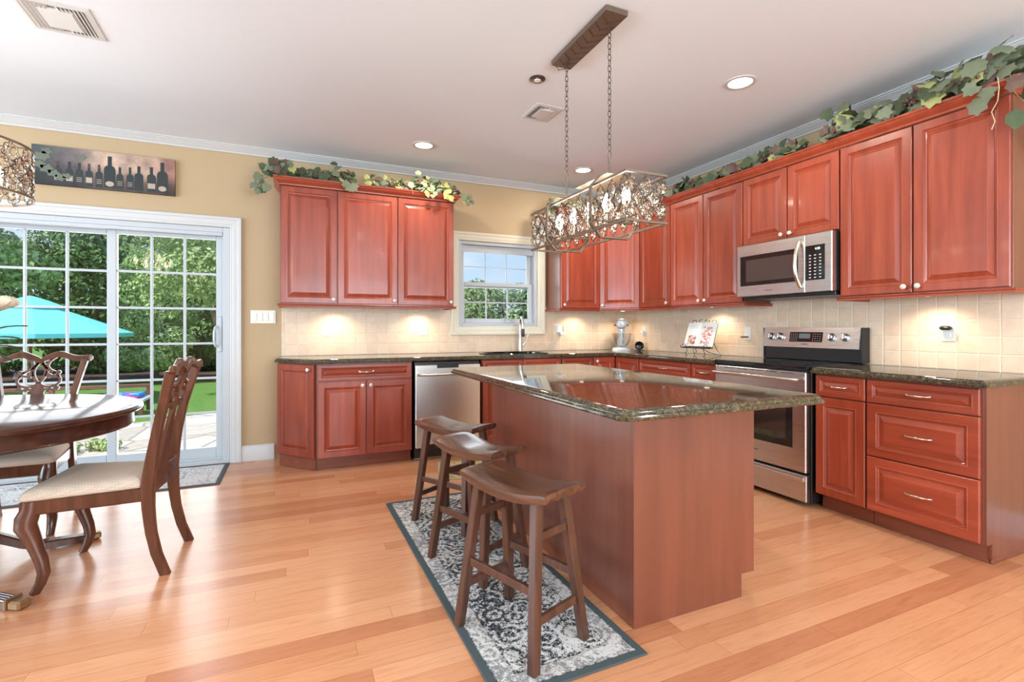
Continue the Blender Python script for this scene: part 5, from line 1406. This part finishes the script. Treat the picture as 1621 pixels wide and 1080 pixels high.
def garland(path, nleaf, spread, label, grapes, size=(0.065, 0.105), wts=(4, 4, 2, 2), trail=None, front=(-1, 0), minz=None, hang=None):
    """path: world points; leaves tilt towards the room"""
    o = empty('ivy_garland', path[0], 0, label, 'garland', 'ivy garlands on top of the wall cabinets')
    org = Vector(path[0]); P_ = [Vector(p)-org for p in path]
    seg = [(P_[i+1]-P_[i]).length for i in range(len(P_)-1)]; tot = sum(seg)
    def at_(t):
        d = t*tot
        for i, s_ in enumerate(seg):
            if d <= s_ or i == len(seg)-1: return P_[i].lerp(P_[i+1], min(d/s_, 1))
            d -= s_
    MB().tube([at_(i/30)+Vector((0, 0, 0.012*math.sin(i*1.7))) for i in range(31)], 0.006, 6).build('vine', M['vine'], o, smooth=60)
    b = MB(); pool = [i for i, k in enumerate(wts) for _ in range(k)]
    nleaf = int(nleaf*1.5)
    for i in range(nleaf):
        t = (i+random.random())/nleaf; bulge = 0.65+0.5*math.sin(t*tot*7.0+1.0)**2
        p = at_(t)+Vector((random.gauss(0, spread*0.35), random.gauss(0, spread*0.35), abs(random.gauss(0, spread*0.62))*bulge))
        fo_ = random.uniform(-0.2, 1.0)
        p += Vector((front[0], front[1], 0))*fo_*spread*0.9
        nr = Vector((front[0]*random.uniform(0.3, 1.3)+random.gauss(0, 0.35), front[1]*random.uniform(0.3, 1.3)+random.gauss(0, 0.35), random.uniform(-0.1, 0.9)))
        b.cur = random.choice(pool)
        sz = random.uniform(*size)
        if minz is not None and (p+org).z < minz+0.02: p.z = minz-org.z+0.02+random.random()*0.03
        leaf(b, p, nr, sz, random.uniform(0, 2*PI))
    if hang:
        for (hx_, hy_, hz_) in hang:
            b.cur = random.choice(pool)
            leaf(b, Vector((hx_, hy_, hz_))-org, (front[0]+random.gauss(0, 0.2), front[1]+random.gauss(0, 0.2), 0.2), random.uniform(*size), random.uniform(0, 6))
    b.build('leaves', M['ivy'], o, smooth=60, fixn=False)
    for (t, green) in grapes:
        g = MB(); c = at_(t)+Vector((front[0]*spread*0.8, front[1]*spread*0.8, 0.022))
        for k in range(26):
            dx = random.gauss(0, 0.028); g.ball((c.x+(dx if front[1] else random.gauss(0, 0.012)), c.y+(random.gauss(0, 0.012) if front[1] else dx), c.z+abs(random.gauss(0, 0.018))), random.uniform(0.007, 0.010), 8, 6)
        g.build('grape_cluster', M['grape_green'] if green else M['grape'], o, smooth=60)
    if trail:
        for tr in trail: 
            MB().tube([Vector(p)-org for p in tr], 0.0022, 5).build('tendril', M['vine'] if len(tr) < 5 else Mat('pale tendril', (0.55, 0.45, 0.25), 0.7).m, o)
    return o
TOPZ = 2.438
random.seed(11)
garland([(-3.86, -0.30, 2.435), (-3.72, -0.27, 2.45), (-3.50, -0.24, 2.45), (-3.22, -0.27, 2.445)], 150, 0.085, 'dark ivy garland on the three-door cabinet, at the patio door corner', [(0.62, False)], size=(0.052, 0.088), wts=(6, 4, 1, 2), front=(0, -1), minz=2.43,
        hang=[(-3.95, -0.33, 2.42), (-3.93, -0.36, 2.37), (-3.98, -0.33, 2.34), (-3.92, -0.34, 2.31), (-3.96, -0.35, 2.29), (-3.89, -0.38, 2.33), (-3.27, -0.42, 2.41), (-3.20, -0.42, 2.40), (-3.24, -0.43, 2.385)],
        trail=[[(-3.86, -0.34, 2.44), (-3.92, -0.36, 2.39), (-3.97, -0.35, 2.31)]])
garland([(-3.06, -0.24, 2.445), (-2.85, -0.27, 2.45), (-2.60, -0.29, 2.45), (-2.40, -0.31, 2.445), (-2.25, -0.31, 2.44)], 190, 0.075, 'yellow green ivy garland with grapes on the three-door cabinet, toward the kitchen window', [(0.45, False), (0.3, True), (0.97, False)], size=(0.045, 0.08), wts=(4, 6, 4, 2), front=(0, -1), minz=2.43,
        hang=[(-2.55, -0.42, 2.41), (-2.51, -0.43, 2.39), (-2.48, -0.42, 2.42), (-2.37, -0.42, 2.41), (-2.33, -0.43, 2.385), (-2.17, -0.36, 2.40), (-2.13, -0.36, 2.43), (-2.15, -0.37, 2.37), (-2.10, -0.35, 2.39), (-2.19, -0.38, 2.43)],
        trail=[[(-2.70, -0.41, 2.44), (-2.69, -0.42, 2.39)], [(-2.27, -0.34, 2.44), (-2.17, -0.36, 2.41), (-2.11, -0.35, 2.39)]])
garland([(-1.20, -0.26, 2.42), (-1.06, -0.26, 2.45), (-0.85, -0.26, 2.45), (-0.62, -0.30, 2.45)], 55, 0.07, 'short ivy garland over the single door cabinet right of the kitchen window', [(0.3, False)], wts=(4, 3, 3, 2), front=(0, -1), minz=2.43,
        hang=[(-1.22, -0.33, 2.41), (-1.25, -0.33, 2.36), (-1.20, -0.34, 2.34)], trail=[[(-1.16, -0.31, 2.44), (-1.22, -0.33, 2.36)]])
garland([(-0.30, -0.80, 2.445), (-0.27, -1.2, 2.45), (-0.27, -1.7, 2.45), (-0.27, -2.1, 2.45), (-0.27, -2.48, 2.45)], 230, 0.070, 'thin ivy garland along the range wall cabinets, from the corner to above the microwave', [(0.70, True), (0.82, False)], wts=(5, 5, 2, 2), front=(-1, 0), minz=2.43)
garland([(-0.29, -2.68, 2.445), (-0.28, -2.8, 2.455), (-0.28, -3.0, 2.455), (-0.28, -3.3, 2.46), (-0.29, -3.60, 2.46), (-0.20, -3.72, 2.45)], 170, 0.105, 'full ivy garland with large leaves hanging over the open end of the range wall cabinets', [(0.08, False), (0.33, False), (0.50, False), (0.75, False)], size=(0.07, 0.115), wts=(5, 6, 2, 3), front=(-1, 0), minz=2.44,
        hang=[(-0.43, -3.50, 2.42), (-0.43, -3.56, 2.37), (-0.44, -3.52, 2.33), (-0.41, -3.66, 2.40), (-0.40, -3.70, 2.34), (-0.36, -3.74, 2.28), (-0.38, -3.67, 2.22), (-0.33, -3.76, 2.36), (-0.35, -3.78, 2.42), (-0.30, -3.76, 2.20), (-0.28, -3.74, 2.12)],
        trail=[[(-0.42, -3.60, 2.44), (-0.43, -3.61, 2.38), (-0.42, -3.60, 2.32), (-0.43, -3.58, 2.27), (-0.42, -3.59, 2.22), (-0.43, -3.58, 2.18)], [(-0.40, -3.64, 2.44), (-0.41, -3.66, 2.34), (-0.37, -3.70, 2.26)]])

# ------------------------------------------------------------------ stand mixer
mxr = empty('stand_mixer', (-0.285, -0.275, 0.9145), math.radians(-36), 'white stand mixer with glass bowl in the corner of the worktop', 'mixer')
oval = lambda a, b_, cy, n=32: [(a*math.cos(2*PI*i/n), cy+b_*math.sin(2*PI*i/n)) for i in range(n)]
MB().sweep(oval(0.105, 0.165, -0.01), [(0.0, 0.0), (0.0, 0.012), (0.012, 0.028), (0.03, 0.036), (0.06, 0.038)], cap0=True, cap1=True).build('base', M['plastic'], mxr, smooth=50)
b = MB(); vs = []
secs = [(0.034, 0.055, 0.055, 0.09), (0.09, 0.042, 0.042, 0.10), (0.16, 0.036, 0.038, 0.10), (0.22, 0.040, 0.042, 0.095), (0.26, 0.045, 0.05, 0.09)]
for z, a, b_, cy in secs: vs += [(a*math.cos(2*PI*i/20), cy+b_*math.sin(2*PI*i/20), z) for i in range(20)]
b.add(vs, [(i*20+k, i*20+(k+1) % 20, (i+1)*20+(k+1) % 20, (i+1)*20+k) for i in range(4) for k in range(20)]).build('column', M['plastic'], mxr, smooth=50)
b = MB(); vs = []; sec_ = [(-0.195, 0.004), (-0.190, 0.030), (-0.17, 0.047), (-0.13, 0.058), (-0.06, 0.062), (0.02, 0.064), (0.09, 0.060), (0.13, 0.046), (0.15, 0.022), (0.154, 0.003)]
for y, r_ in sec_: vs += [(r_*math.cos(2*PI*i/20), y, 0.300+r_*0.95*math.sin(2*PI*i/20)) for i in range(20)]
b.add(vs, [(i*20+k, i*20+(k+1) % 20, (i+1)*20+(k+1) % 20, (i+1)*20+k) for i in range(9) for k in range(20)]+[tuple(range(20)), tuple(reversed(range(180, 200)))])
hd = b.build('head', M['plastic'], mxr, smooth=60)
b = MB().lathe([(0.036, -0.172), (0.0375, -0.176), (0.0375, -0.1765), (0.0, -0.194)], 20, (0, 0, 0.300), 'y'); 
MB().lathe([(0.0605, -0.105), (0.0625, -0.105), (0.0625, -0.085), (0.0612, -0.085)], 28, (0, 0, 0.300), 'y', cap=False).build('trim_band', M['steel_h'], hd)
MB().lathe([(0.012, -0.195), (0.016, -0.200), (0.0, -0.202)], 16, (0, 0, 0.300), 'y').build('hub_cap', M['steel_h'], hd)
for s_ in (-1, 1): MB().lathe([(0.006, s_*0.058), (0.009, s_*0.066), (0.009, s_*0.076), (0.0, s_*0.078)], 12, (0, 0.02, 0.285), 'x').build('lever', M['black_plastic'], hd)
MB().lathe([(0.022, 0.240), (0.022, 0.225), (0.010, 0.222), (0.008, 0.19), (0.0, 0.19)], 16, (0, -0.10, 0)).build('attachment_shaft', M['steel_h'], mxr)
bw = MB().lathe([(0.0, 0.042), (0.045, 0.042), (0.050, 0.048), (0.078, 0.075), (0.098, 0.12), (0.104, 0.17), (0.106, 0.195), (0.103, 0.195), (0.101, 0.17), (0.095, 0.122), (0.075, 0.079), (0.045, 0.052), (0.0, 0.050)], 32, (0, -0.06, 0)).build('bowl', M['bowl_glass'], mxr, smooth=60)
MB().tube([(0.104, -0.06, 0.185), (0.135, -0.06, 0.178), (0.142, -0.06, 0.14), (0.120, -0.06, 0.10), (0.09, -0.06, 0.095)], 0.006, 8).build('bowl_handle', M['bowl_glass'], bw, smooth=60)
b = MB().lathe([(0.005, 0.20), (0.005, 0.15), (0.0, 0.15)], 8, (0, -0.08, 0))
b.tube([(0, -0.08, 0.15), (0.035, -0.08, 0.13), (0.045, -0.08, 0.10), (0.03, -0.08, 0.07), (0, -0.08, 0.058), (-0.03, -0.08, 0.07), (-0.045, -0.08, 0.10), (-0.035, -0.08, 0.13)], 0.005, 6, closed=True).tube([(0, -0.08, 0.15), (0, -0.08, 0.06)], 0.004, 6)
b.build('beater', M['plastic'], mxr, smooth=60)
text('KitchenAid', 0.018, Matrix.Translation((0, -0.1766, 0.006)) @ FACE, mxr, M['steel_dark'])
ds = empty('round_dish', (-0.135, -0.405, 0.9145), math.radians(-50), 'small round black dish leaning on its stand beside the mixer', 'dish')
b = MB().lathe([(0.0, 0.022), (0.03, 0.020), (0.046, 0.008), (0.050, -0.004), (0.047, -0.004), (0.040, 0.006), (0.0, 0.014)], 28, (0, 0, 0), 'y').xf(Matrix.Translation((0, 0.0, 0.0555)) @ Matrix.Rotation(0.14, 4, 'X'))
b.build('dish', M['black_glass'], ds, smooth=50)
MB().box(-0.045, -0.035, 0.0, 0.045, 0.04, 0.005, 0.002).build('stand', M['iron'], ds)

# ------------------------------------------------------------------ cookbook on an iron stand (local: front -y, x right)
AN = math.radians(-84)
bs = empty('cookbook_stand', (-0.235, -1.425, 0.9145), AN, 'black scrolled wrought iron cookbook stand on the worktop left of the range', 'stand')
bs['label'] = 'black scrolled wrought iron cookbook stand on the worktop beside the range'
def spiral(cx, cz, r0, r1, a0, a1, y=0.0, n=14, tilt=0.0):
    out = []
    for i in range(n):
        t = i/(n-1); a = a0+(a1-a0)*t; r_ = r0+(r1-r0)*t; out.append((cx+r_*math.cos(a), y, cz+r_*math.sin(a)))
    return out
lean = Matrix.Translation((0, -0.045, 0.075)) @ Matrix.Rotation(-math.radians(20), 4, 'X')
b = MB()
b.tube([(-0.16, 0, 0), (0.16, 0, 0)], 0.0035, 6).tube([(-0.10, 0, 0), (-0.10, 0, 0.24)], 0.003, 6).tube([(0.10, 0, 0), (0.10, 0, 0.24)], 0.003, 6).tube([(-0.10, 0, 0.24), (0.10, 0, 0.24)], 0.003, 6)
for s_ in (-1, 1):
    b.tube(spiral(s_*0.105, 0.245, 0.030, 0.008, 0 if s_ > 0 else PI, (PI*1.6) if s_ > 0 else -PI*0.6), 0.003, 6)
    b.tube(spiral(s_*0.040, 0.252, 0.030, 0.007, PI if s_ > 0 else 0, -PI*0.6 if s_ > 0 else PI*1.6), 0.003, 6)
b.xf(lean); b.build('back_frame', M['iron'], bs, smooth=60)
b = MB()
b.tube([(-0.16, -0.045, 0.075), (-0.16, -0.085, 0.070), (-0.165, -0.092, 0.090)], 0.0035, 6).tube([(0.16, -0.045, 0.075), (0.16, -0.085, 0.070), (0.165, -0.092, 0.090)], 0.0035, 6).tube([(-0.16, -0.085, 0.070), (0.16, -0.085, 0.070)], 0.0035, 6)
for x in (-0.08, 0.0, 0.08): b.tube([(x, -0.045, 0.073), (x, -0.085, 0.069)], 0.0025, 5)
for s_ in (-1, 1): b.tube(spiral(s_*0.115, 0.085, 0.026, 0.006, 0 if s_ > 0 else PI, PI*1.7 if s_ > 0 else -PI*0.7, -0.090), 0.0028, 6)
b.build('ledge', M['iron'], bs, smooth=60)
for s_ in (-1, 1):
    b = MB(); x = s_*0.10
    b.tube([(x, -0.080, 0.070), (x-s_*0.012, -0.082, 0.045), (x+s_*0.010, -0.083, 0.022), (x+s_*0.002, -0.084, 0.004), (x-s_*0.012, -0.084, 0.006)], 0.003, 6)
    b.build('foot_scroll', M['iron'], bs, smooth=60)
    b = MB(); b.tube([(s_*0.03, -0.05, 0.072), (s_*0.07, 0.02, 0.030), (s_*0.15, 0.085, 0.0035), (s_*0.13, 0.04, 0.065), (s_*0.10, 0.020, 0.16)], 0.003, 6); b.build('rear_strut', M['iron'], bs, smooth=60)
bk_ = empty('cookbook', (0, 0, 0), 0, 'open cookbook with red printed pages on the iron stand', 'book')
Mw = Matrix.Translation((-0.235, -1.425, 0.9145)) @ Matrix.Rotation(AN, 4, 'Z') @ lean
bk_.matrix_world = Mw
pgm = Mat('book page', (0.80, 0.78, 0.73), 0.7).m
def page_art(name, c1, c2, sc_):
    q = Mat(name, c1, 0.7); v = q.coord(); n_ = q.noise(v, sc_, 4, 0.6, 1.5)
    return q.link(q.ramp(n_, [(0.46, c1), (0.52, c2)]), 'Base Color').m
art1 = page_art('red page picture', (0.35, 0.07, 0.04), (0.72, 0.62, 0.50), 28); art2 = page_art('red floral page print', (0.55, 0.16, 0.12), (0.78, 0.74, 0.68), 34)
for s_, art, rectp in ((-1, art1, (0.030, 0.020, 0.125, 0.110)), (1, art2, (0.030, 0.030, 0.125, 0.200))):
    b = MB(); N = 8; vs = []
    for i in range(N+1):
        t = i/N; x = s_*t*0.160; bow = -0.016-0.010*math.sin(PI*min(t*1.3, 1))+0.006*t
        vs += [(x, bow, 0.006), (x, bow, 0.238), (x, -0.0045, 0.006), (x, -0.0045, 0.238)]
    fs = []
    for i in range(N):
        a = i*4; c = a+4
        fs += [(a, c, c+1, a+1), (a+2, a+3, c+3, c+2), (a, a+2, c+2, c), (a+1, c+1, c+3, a+3)]
    fs += [(0, 1, 3, 2), (N*4, N*4+2, N*4+3, N*4+1)]
    pg = b.add(vs, fs).build('page_block', pgm, bk_, smooth=30)
    x0_, z0_, x1_, z1_ = rectp; b = MB(); vs = []
    for i in range(7):
        x = (x0_+(x1_-x0_)*i/6); t = x/0.160; bow = -0.016-0.010*math.sin(PI*min(t*1.3, 1))+0.006*t-0.0008; vs += [(s_*x, bow, z0_), (s_*x, bow, z1_)]
    b.add(vs, [(i*2, i*2+2, i*2+3, i*2+1) for i in range(6)]).build('printed_picture', art, pg)
MB().box(-0.165, -0.0042, 0.004, 0.165, -0.0034, 0.242).build('cover', M['ext_wood'], bk_)

# ------------------------------------------------------------------ outdoors
GZ = -0.12
struct(MB().box(-60, 0.16, GZ-0.1, 60, 80, GZ-0.03).build('ground', M['lawn']), 'lawn')
pp = [(-14, 0.17), (3, 0.17), (3, 4.6), (-3.0, 4.5), (-4.2, 4.15), (-4.9, 3.75), (-5.5, 3.35), (-6.2, 3.1), (-7.2, 3.2), (-9, 3.6), (-14, 4)]
struct(MB().sweep(pp, [(0, GZ-0.05), (0, GZ), (0.01, GZ+0.003)], cap1=True).build('patio', M['flagstone']), 'pale flagstone patio outside the door')
pp = [(-16, 8.6), (-9.5, 9.2), (-7.6, 10.0), (-6.3, 10.2), (-5.4, 9.0), (-4.6, 8.0), (-3.0, 7.4), (8, 7.4), (8, 16), (-16, 16)]
struct(MB().sweep(pp, [(0, GZ-0.04), (0, GZ+0.02)], cap1=True).build('garden_bed', M['mulch']), 'dark mulch bed under the trees')
def crown_mesh(clumps, n, size, seed, flat=0.5):
    rnd = random.Random(seed); b = MB()
    wts = [c[3]*c[4]*c[5] for c in clumps]
    for _ in range(n):
        cx, cy, cz, rx, ry, rz_ = rnd.choices(clumps, wts)[0]
        while True:
            p = Vector((rnd.uniform(-1, 1), rnd.uniform(-1, 1), rnd.uniform(-1, 1)))
            if 0.25 < p.length < 1: break
        p = p.normalized()*(p.length**0.45)
        q = Vector((cx+p.x*rx, cy+p.y*ry, cz+p.z*rz_))
        nr = (p+Vector((rnd.gauss(0, 0.6), rnd.gauss(0, 0.6), rnd.gauss(0.3, 0.5)))).normalized()
        x = nr.orthogonal().normalized(); y = nr.cross(x); a = rnd.uniform(0, 6.28); s_ = size*rnd.uniform(0.6, 1.4)
        X, Y = (x*math.cos(a)+y*math.sin(a))*s_, (y*math.cos(a)-x*math.sin(a))*s_*0.55
        b.add([q-X, q-Y*0.9+X*0.1, q+X, q+Y], [(0, 1, 2, 3)])
    return b
def tree(name, loc, clumps, n, size, mat, trunk, label, cat, group, seed, s_=1.0):
    o = empty(name, loc, 0, label, cat, group); o.scale = (s_, s_, s_)
    b = MB()
    for pts, rr in trunk: b.tube(pts, rr, 8)
    b.build('trunk', M['bark'], o, smooth=60)
    crown_mesh(clumps, n, size, seed).build('crown', mat, o, fixn=False)
    return o
def cone_clumps(h, r, seed):
    rnd = random.Random(seed); L = []
    for i in range(9):
        z = h*(0.08+0.85*i/8); k = 1-(z/h)**2.2*0.85
        for j in range(3):
            a = rnd.uniform(0, 6.28); L.append((r*0.35*k*math.cos(a), r*0.35*k*math.sin(a), z, r*0.72*k, r*0.72*k, h*0.10))
    return L
def round_clumps(h, r, seed, n=14, z0=0.35):
    rnd = random.Random(seed); L = []
    for i in range(n):
        a = rnd.uniform(0, 6.28); z = h*rnd.uniform(z0, 0.92); k = r*rnd.uniform(0.2, 0.75)*(1-abs(z/h-0.55)*0.8)
        s_ = r*rnd.uniform(0.28, 0.45); L.append((k*math.cos(a), k*math.sin(a), z, s_, s_, s_*0.75))
    return L
str_trunk = lambda h, r: [([(0, 0, -0.1), (0.02, 0, h*0.5), (0, 0, h*0.85)], [r, r*0.7, r*0.25])]
G_T = 'garden trees behind the lawn'
ev = tree('evergreen_tree', (-14.4, 12.8, GZ), cone_clumps(5.8, 1.25, 1), 15000, 0.068, M['leaf_dark'], str_trunk(5, 0.10), 'dark evergreen in the row beyond the lawn', 'tree', G_T, 1)
ev2 = tree('leafy_tree', (-16.2, 18.0, GZ), round_clumps(6.2, 2.4, 2, 22, 0.12), 16000, 0.085, M['leaf_mid'], str_trunk(5, 0.12), 'mid green leafy tree behind the evergreens', 'tree', G_T, 2)
br = tree('bright_tree', (-9.9, 9.1, GZ), round_clumps(5.2, 1.9, 3, 20, 0.15), 17000, 0.065, M['leaf_bright'], str_trunk(4, 0.10), 'bright green leafy tree beyond the umbrella', 'tree', G_T, 3)
for o in (ev, ev2, br): pass
evx = [(-11.7, 12.8, 1.0), (-9.0, 13.0, 1.05), (-6.3, 12.6, 1.0), (-3.6, 12.2, 1.05), (-3.1, 8.6, 0.50), (-4.9, 9.9, 0.72)]
for i, (x, y, s_) in enumerate(evx):
    q = copy_tree(ev, (x, y, GZ), i*1.3, 'dark evergreen in the row beyond the lawn'); q.scale = (s_, s_, s_)
for i, (x, y, s_) in enumerate([(-10.6, 17.6, 1.05), (-5.0, 17.3, 1.05)]):
    q = copy_tree(ev2, (x, y, GZ), i*2.1+0.5, 'mid green leafy tree behind the evergreens'); q.scale = (s_, s_, s_)
for i, (x, y, s_) in enumerate([(-6.75, 9.6, 0.62), (-14.2, 8.9, 0.9)]):
    copy_tree(br, (x, y, GZ), i*2.4+1.0, 'bright green leafy tree beyond the umbrella').scale = (s_, s_, s_)
# birch in front of the hedge, with hanging light foliage
random.seed(5)
bc = [(random.uniform(-1.3, 0.9), random.uniform(-0.8, 0.8), random.uniform(2.0, 3.6), 0.55, 0.55, 0.42) for _ in range(16)]+[(-0.9, -0.2, 1.75, 0.35, 0.35, 0.3), (-1.3, 0.1, 1.95, 0.35, 0.3, 0.3), (0.5, 0.3, 1.7, 0.4, 0.4, 0.4)]
tree('birch_tree', (-4.95, 6.0, GZ), bc, 14000, 0.042, M['leaf_bright'], [([(0.05, 0, -0.1), (0, 0, 0.8), (-0.10, 0, 1.5), (-0.32, 0, 2.3), (-0.5, 0.1, 3.2)], [0.085, 0.075, 0.065, 0.05, 0.03]), ([(-0.08, 0, 1.4), (0.2, 0.1, 2.2), (0.4, 0.1, 3.0)], [0.05, 0.04, 0.02])],
     'birch with a leaning pale trunk and light airy leaves, by the lawn', 'tree', None, 5)
# screen seen through the kitchen window
hc = []
for k in range(12):
    x = -0.6+k*0.5
    for _ in range(7): hc.append((x+random.uniform(-0.3, 0.3), random.uniform(-0.3, 0.3), random.uniform(0.3, 2.15), 0.5, 0.5, 0.45))
    hc.append((x, 0, 2.36+0.05*math.sin(k*2.3), 0.46, 0.4, 0.34))
tree('garden_hedge', (-0.9, 9.6, GZ), hc, 52000, 0.065, M['leaf_mid'], [([(x, 0, 0), (x, 0, 1.9)], [0.05, 0.03]) for x in (-0.3, 0.9, 2.1, 3.3, 4.5)],
     'green leafy hedge seen through the kitchen window', 'hedge', None, 8)
def sparse(x, y, h, label, seed, k=0.4):
    rnd = random.Random(seed)
    cl = [(rnd.uniform(-k, k), rnd.uniform(-0.3, 0.3), h*rnd.uniform(0.6, 0.98), 0.28, 0.28, 0.16) for _ in range(9)]
    tree('sapling_tree', (x, y, GZ), cl, 420, 0.06, M['leaf_dark'], str_trunk(h, 0.035), label, 'tree', None, seed)
sparse(0.75, 11.6, 4.05, 'thin sapling rising above the hedge in the middle of the kitchen window', 21, 0.35)
sparse(-0.10, 10.75, 3.38, 'thin sapling above the hedge at the window edge by the cabinet', 22, 0.25)
sparse(2.05, 11.6, 3.1, 'low sapling above the hedge behind the faucet side of the window', 23, 0.4)
# umbrella
um = empty('patio_umbrella', (-7.75, 6.0, GZ), 0, 'turquoise patio umbrella outside the sliding door', 'umbrella')
b = MB(); n = 8; R0 = 1.40; zA, zE = 1.78, 1.20
vs = []
for t_, zz in ((0.0, zA), (0.18, zA-0.10), (0.55, zA-0.32), (1.0, zE), (1.0, zE-0.07)):
    for i in range(n):
        a = 2*PI*(i+0.5)/n; vs.append((R0*t_*math.cos(a)+1e-4*math.cos(a), R0*t_*math.sin(a)+1e-4*math.sin(a), zz))
b.add(vs, [(i*n+k, i*n+(k+1) % n, (i+1)*n+(k+1) % n, (i+1)*n+k) for i in range(4) for k in range(n)]); b.build('canopy', M['teal'], um, fixn=False)
b = MB(); vs = []
for t_, zz in ((0.02, zA+0.05), (0.16, zA-0.02), (0.32, zA-0.125)):
    for i in range(n):
        a = 2*PI*(i+0.5)/n; vs.append((R0*t_*math.cos(a), R0*t_*math.sin(a), zz))
b.add(vs, [(i*n+k, i*n+(k+1) % n, (i+1)*n+(k+1) % n, (i+1)*n+k) for i in range(2) for k in range(n)]+[tuple(range(n))]); b.build('vent_cap', M['teal'], um, fixn=False)
MB().tube([(0, 0, 0.0), (0, 0, zA+0.10)], 0.022, 10).build('pole', M['ext_wood'], um)
MB().lathe([(0.26, 0.0), (0.26, 0.05), (0.06, 0.08), (0.03, 0.16), (0.0, 0.16)], 24).build('base', M['steel_dark'], um, smooth=40)
for i in range(n):
    a = 2*PI*(i+0.5)/n; MB().tube([(0, 0, zA-0.02), (R0*0.98*math.cos(a), R0*0.98*math.sin(a), zE-0.012)], 0.008, 5).build('rib', M['ext_wood'], um)
# outdoor daybed with a bright towel, and raised pool edge
bn = empty('garden_bench', (-6.35, 4.55, GZ), 0, 'low white and brown garden bench beyond the patio, below the umbrella', 'bench')
MB().box(-1.9, -0.02, 0.36, 0.62, 0.03, 0.41, 0.006).build('back_rail', M['ext_wood'], bn)
MB().box(-1.9, -0.50, 0.19, 0.62, 0.0, 0.23, 0.006).build('seat', M['ext_white'], bn)
for x in (-1.85, -0.62, 0.57):
    MB().box(x-0.03, -0.02, 0.0, x+0.03, 0.03, 0.36).build('leg', M['ext_wood'], bn); MB().box(x-0.03, -0.48, 0.0, x+0.03, -0.43, 0.19).build('leg', M['ext_wood'], bn)
tm = Mat('bright beach towel', (0.05, 0.3, 0.75), 0.9)
tm.link(tm.ramp(tm.noise(tm.coord('Object', (1, 1, 1)), 7.0, 2), [(0.36, (0.75, 0.08, 0.35)), (0.44, (0.04, 0.22, 0.70)), (0.56, (0.05, 0.45, 0.80)), (0.64, (0.85, 0.85, 0.9))], 'CONSTANT'), 'Base Color')
tw = MB().box(0.05, -0.46, 0.231, 0.55, -0.05, 0.30, 0.02).build('beach_towel', tm.m, smooth=40); tw.location = (-6.35, 4.55, GZ)
tag(tw, 'folded blue and pink beach towel on the garden bench', 'towel')
# little plant by the patio door
tree('low_shrub', (-5.62, 1.55, GZ), [(random.uniform(-0.18, 0.22), random.uniform(-0.12, 0.12), 0.06, 0.09, 0.09, 0.06) for _ in range(5)], 500, 0.022, M['leaf_bright'], [([(0, 0, 0), (0.01, 0, 0.1)], [0.01, 0.008])],
     'low bright green shrub on the patio below the chair seat', 'plant', None, 31)
for k_ in ('sink_cut',):
    if k_ in bpy.data.objects: bpy.data.objects.remove(bpy.data.objects[k_])
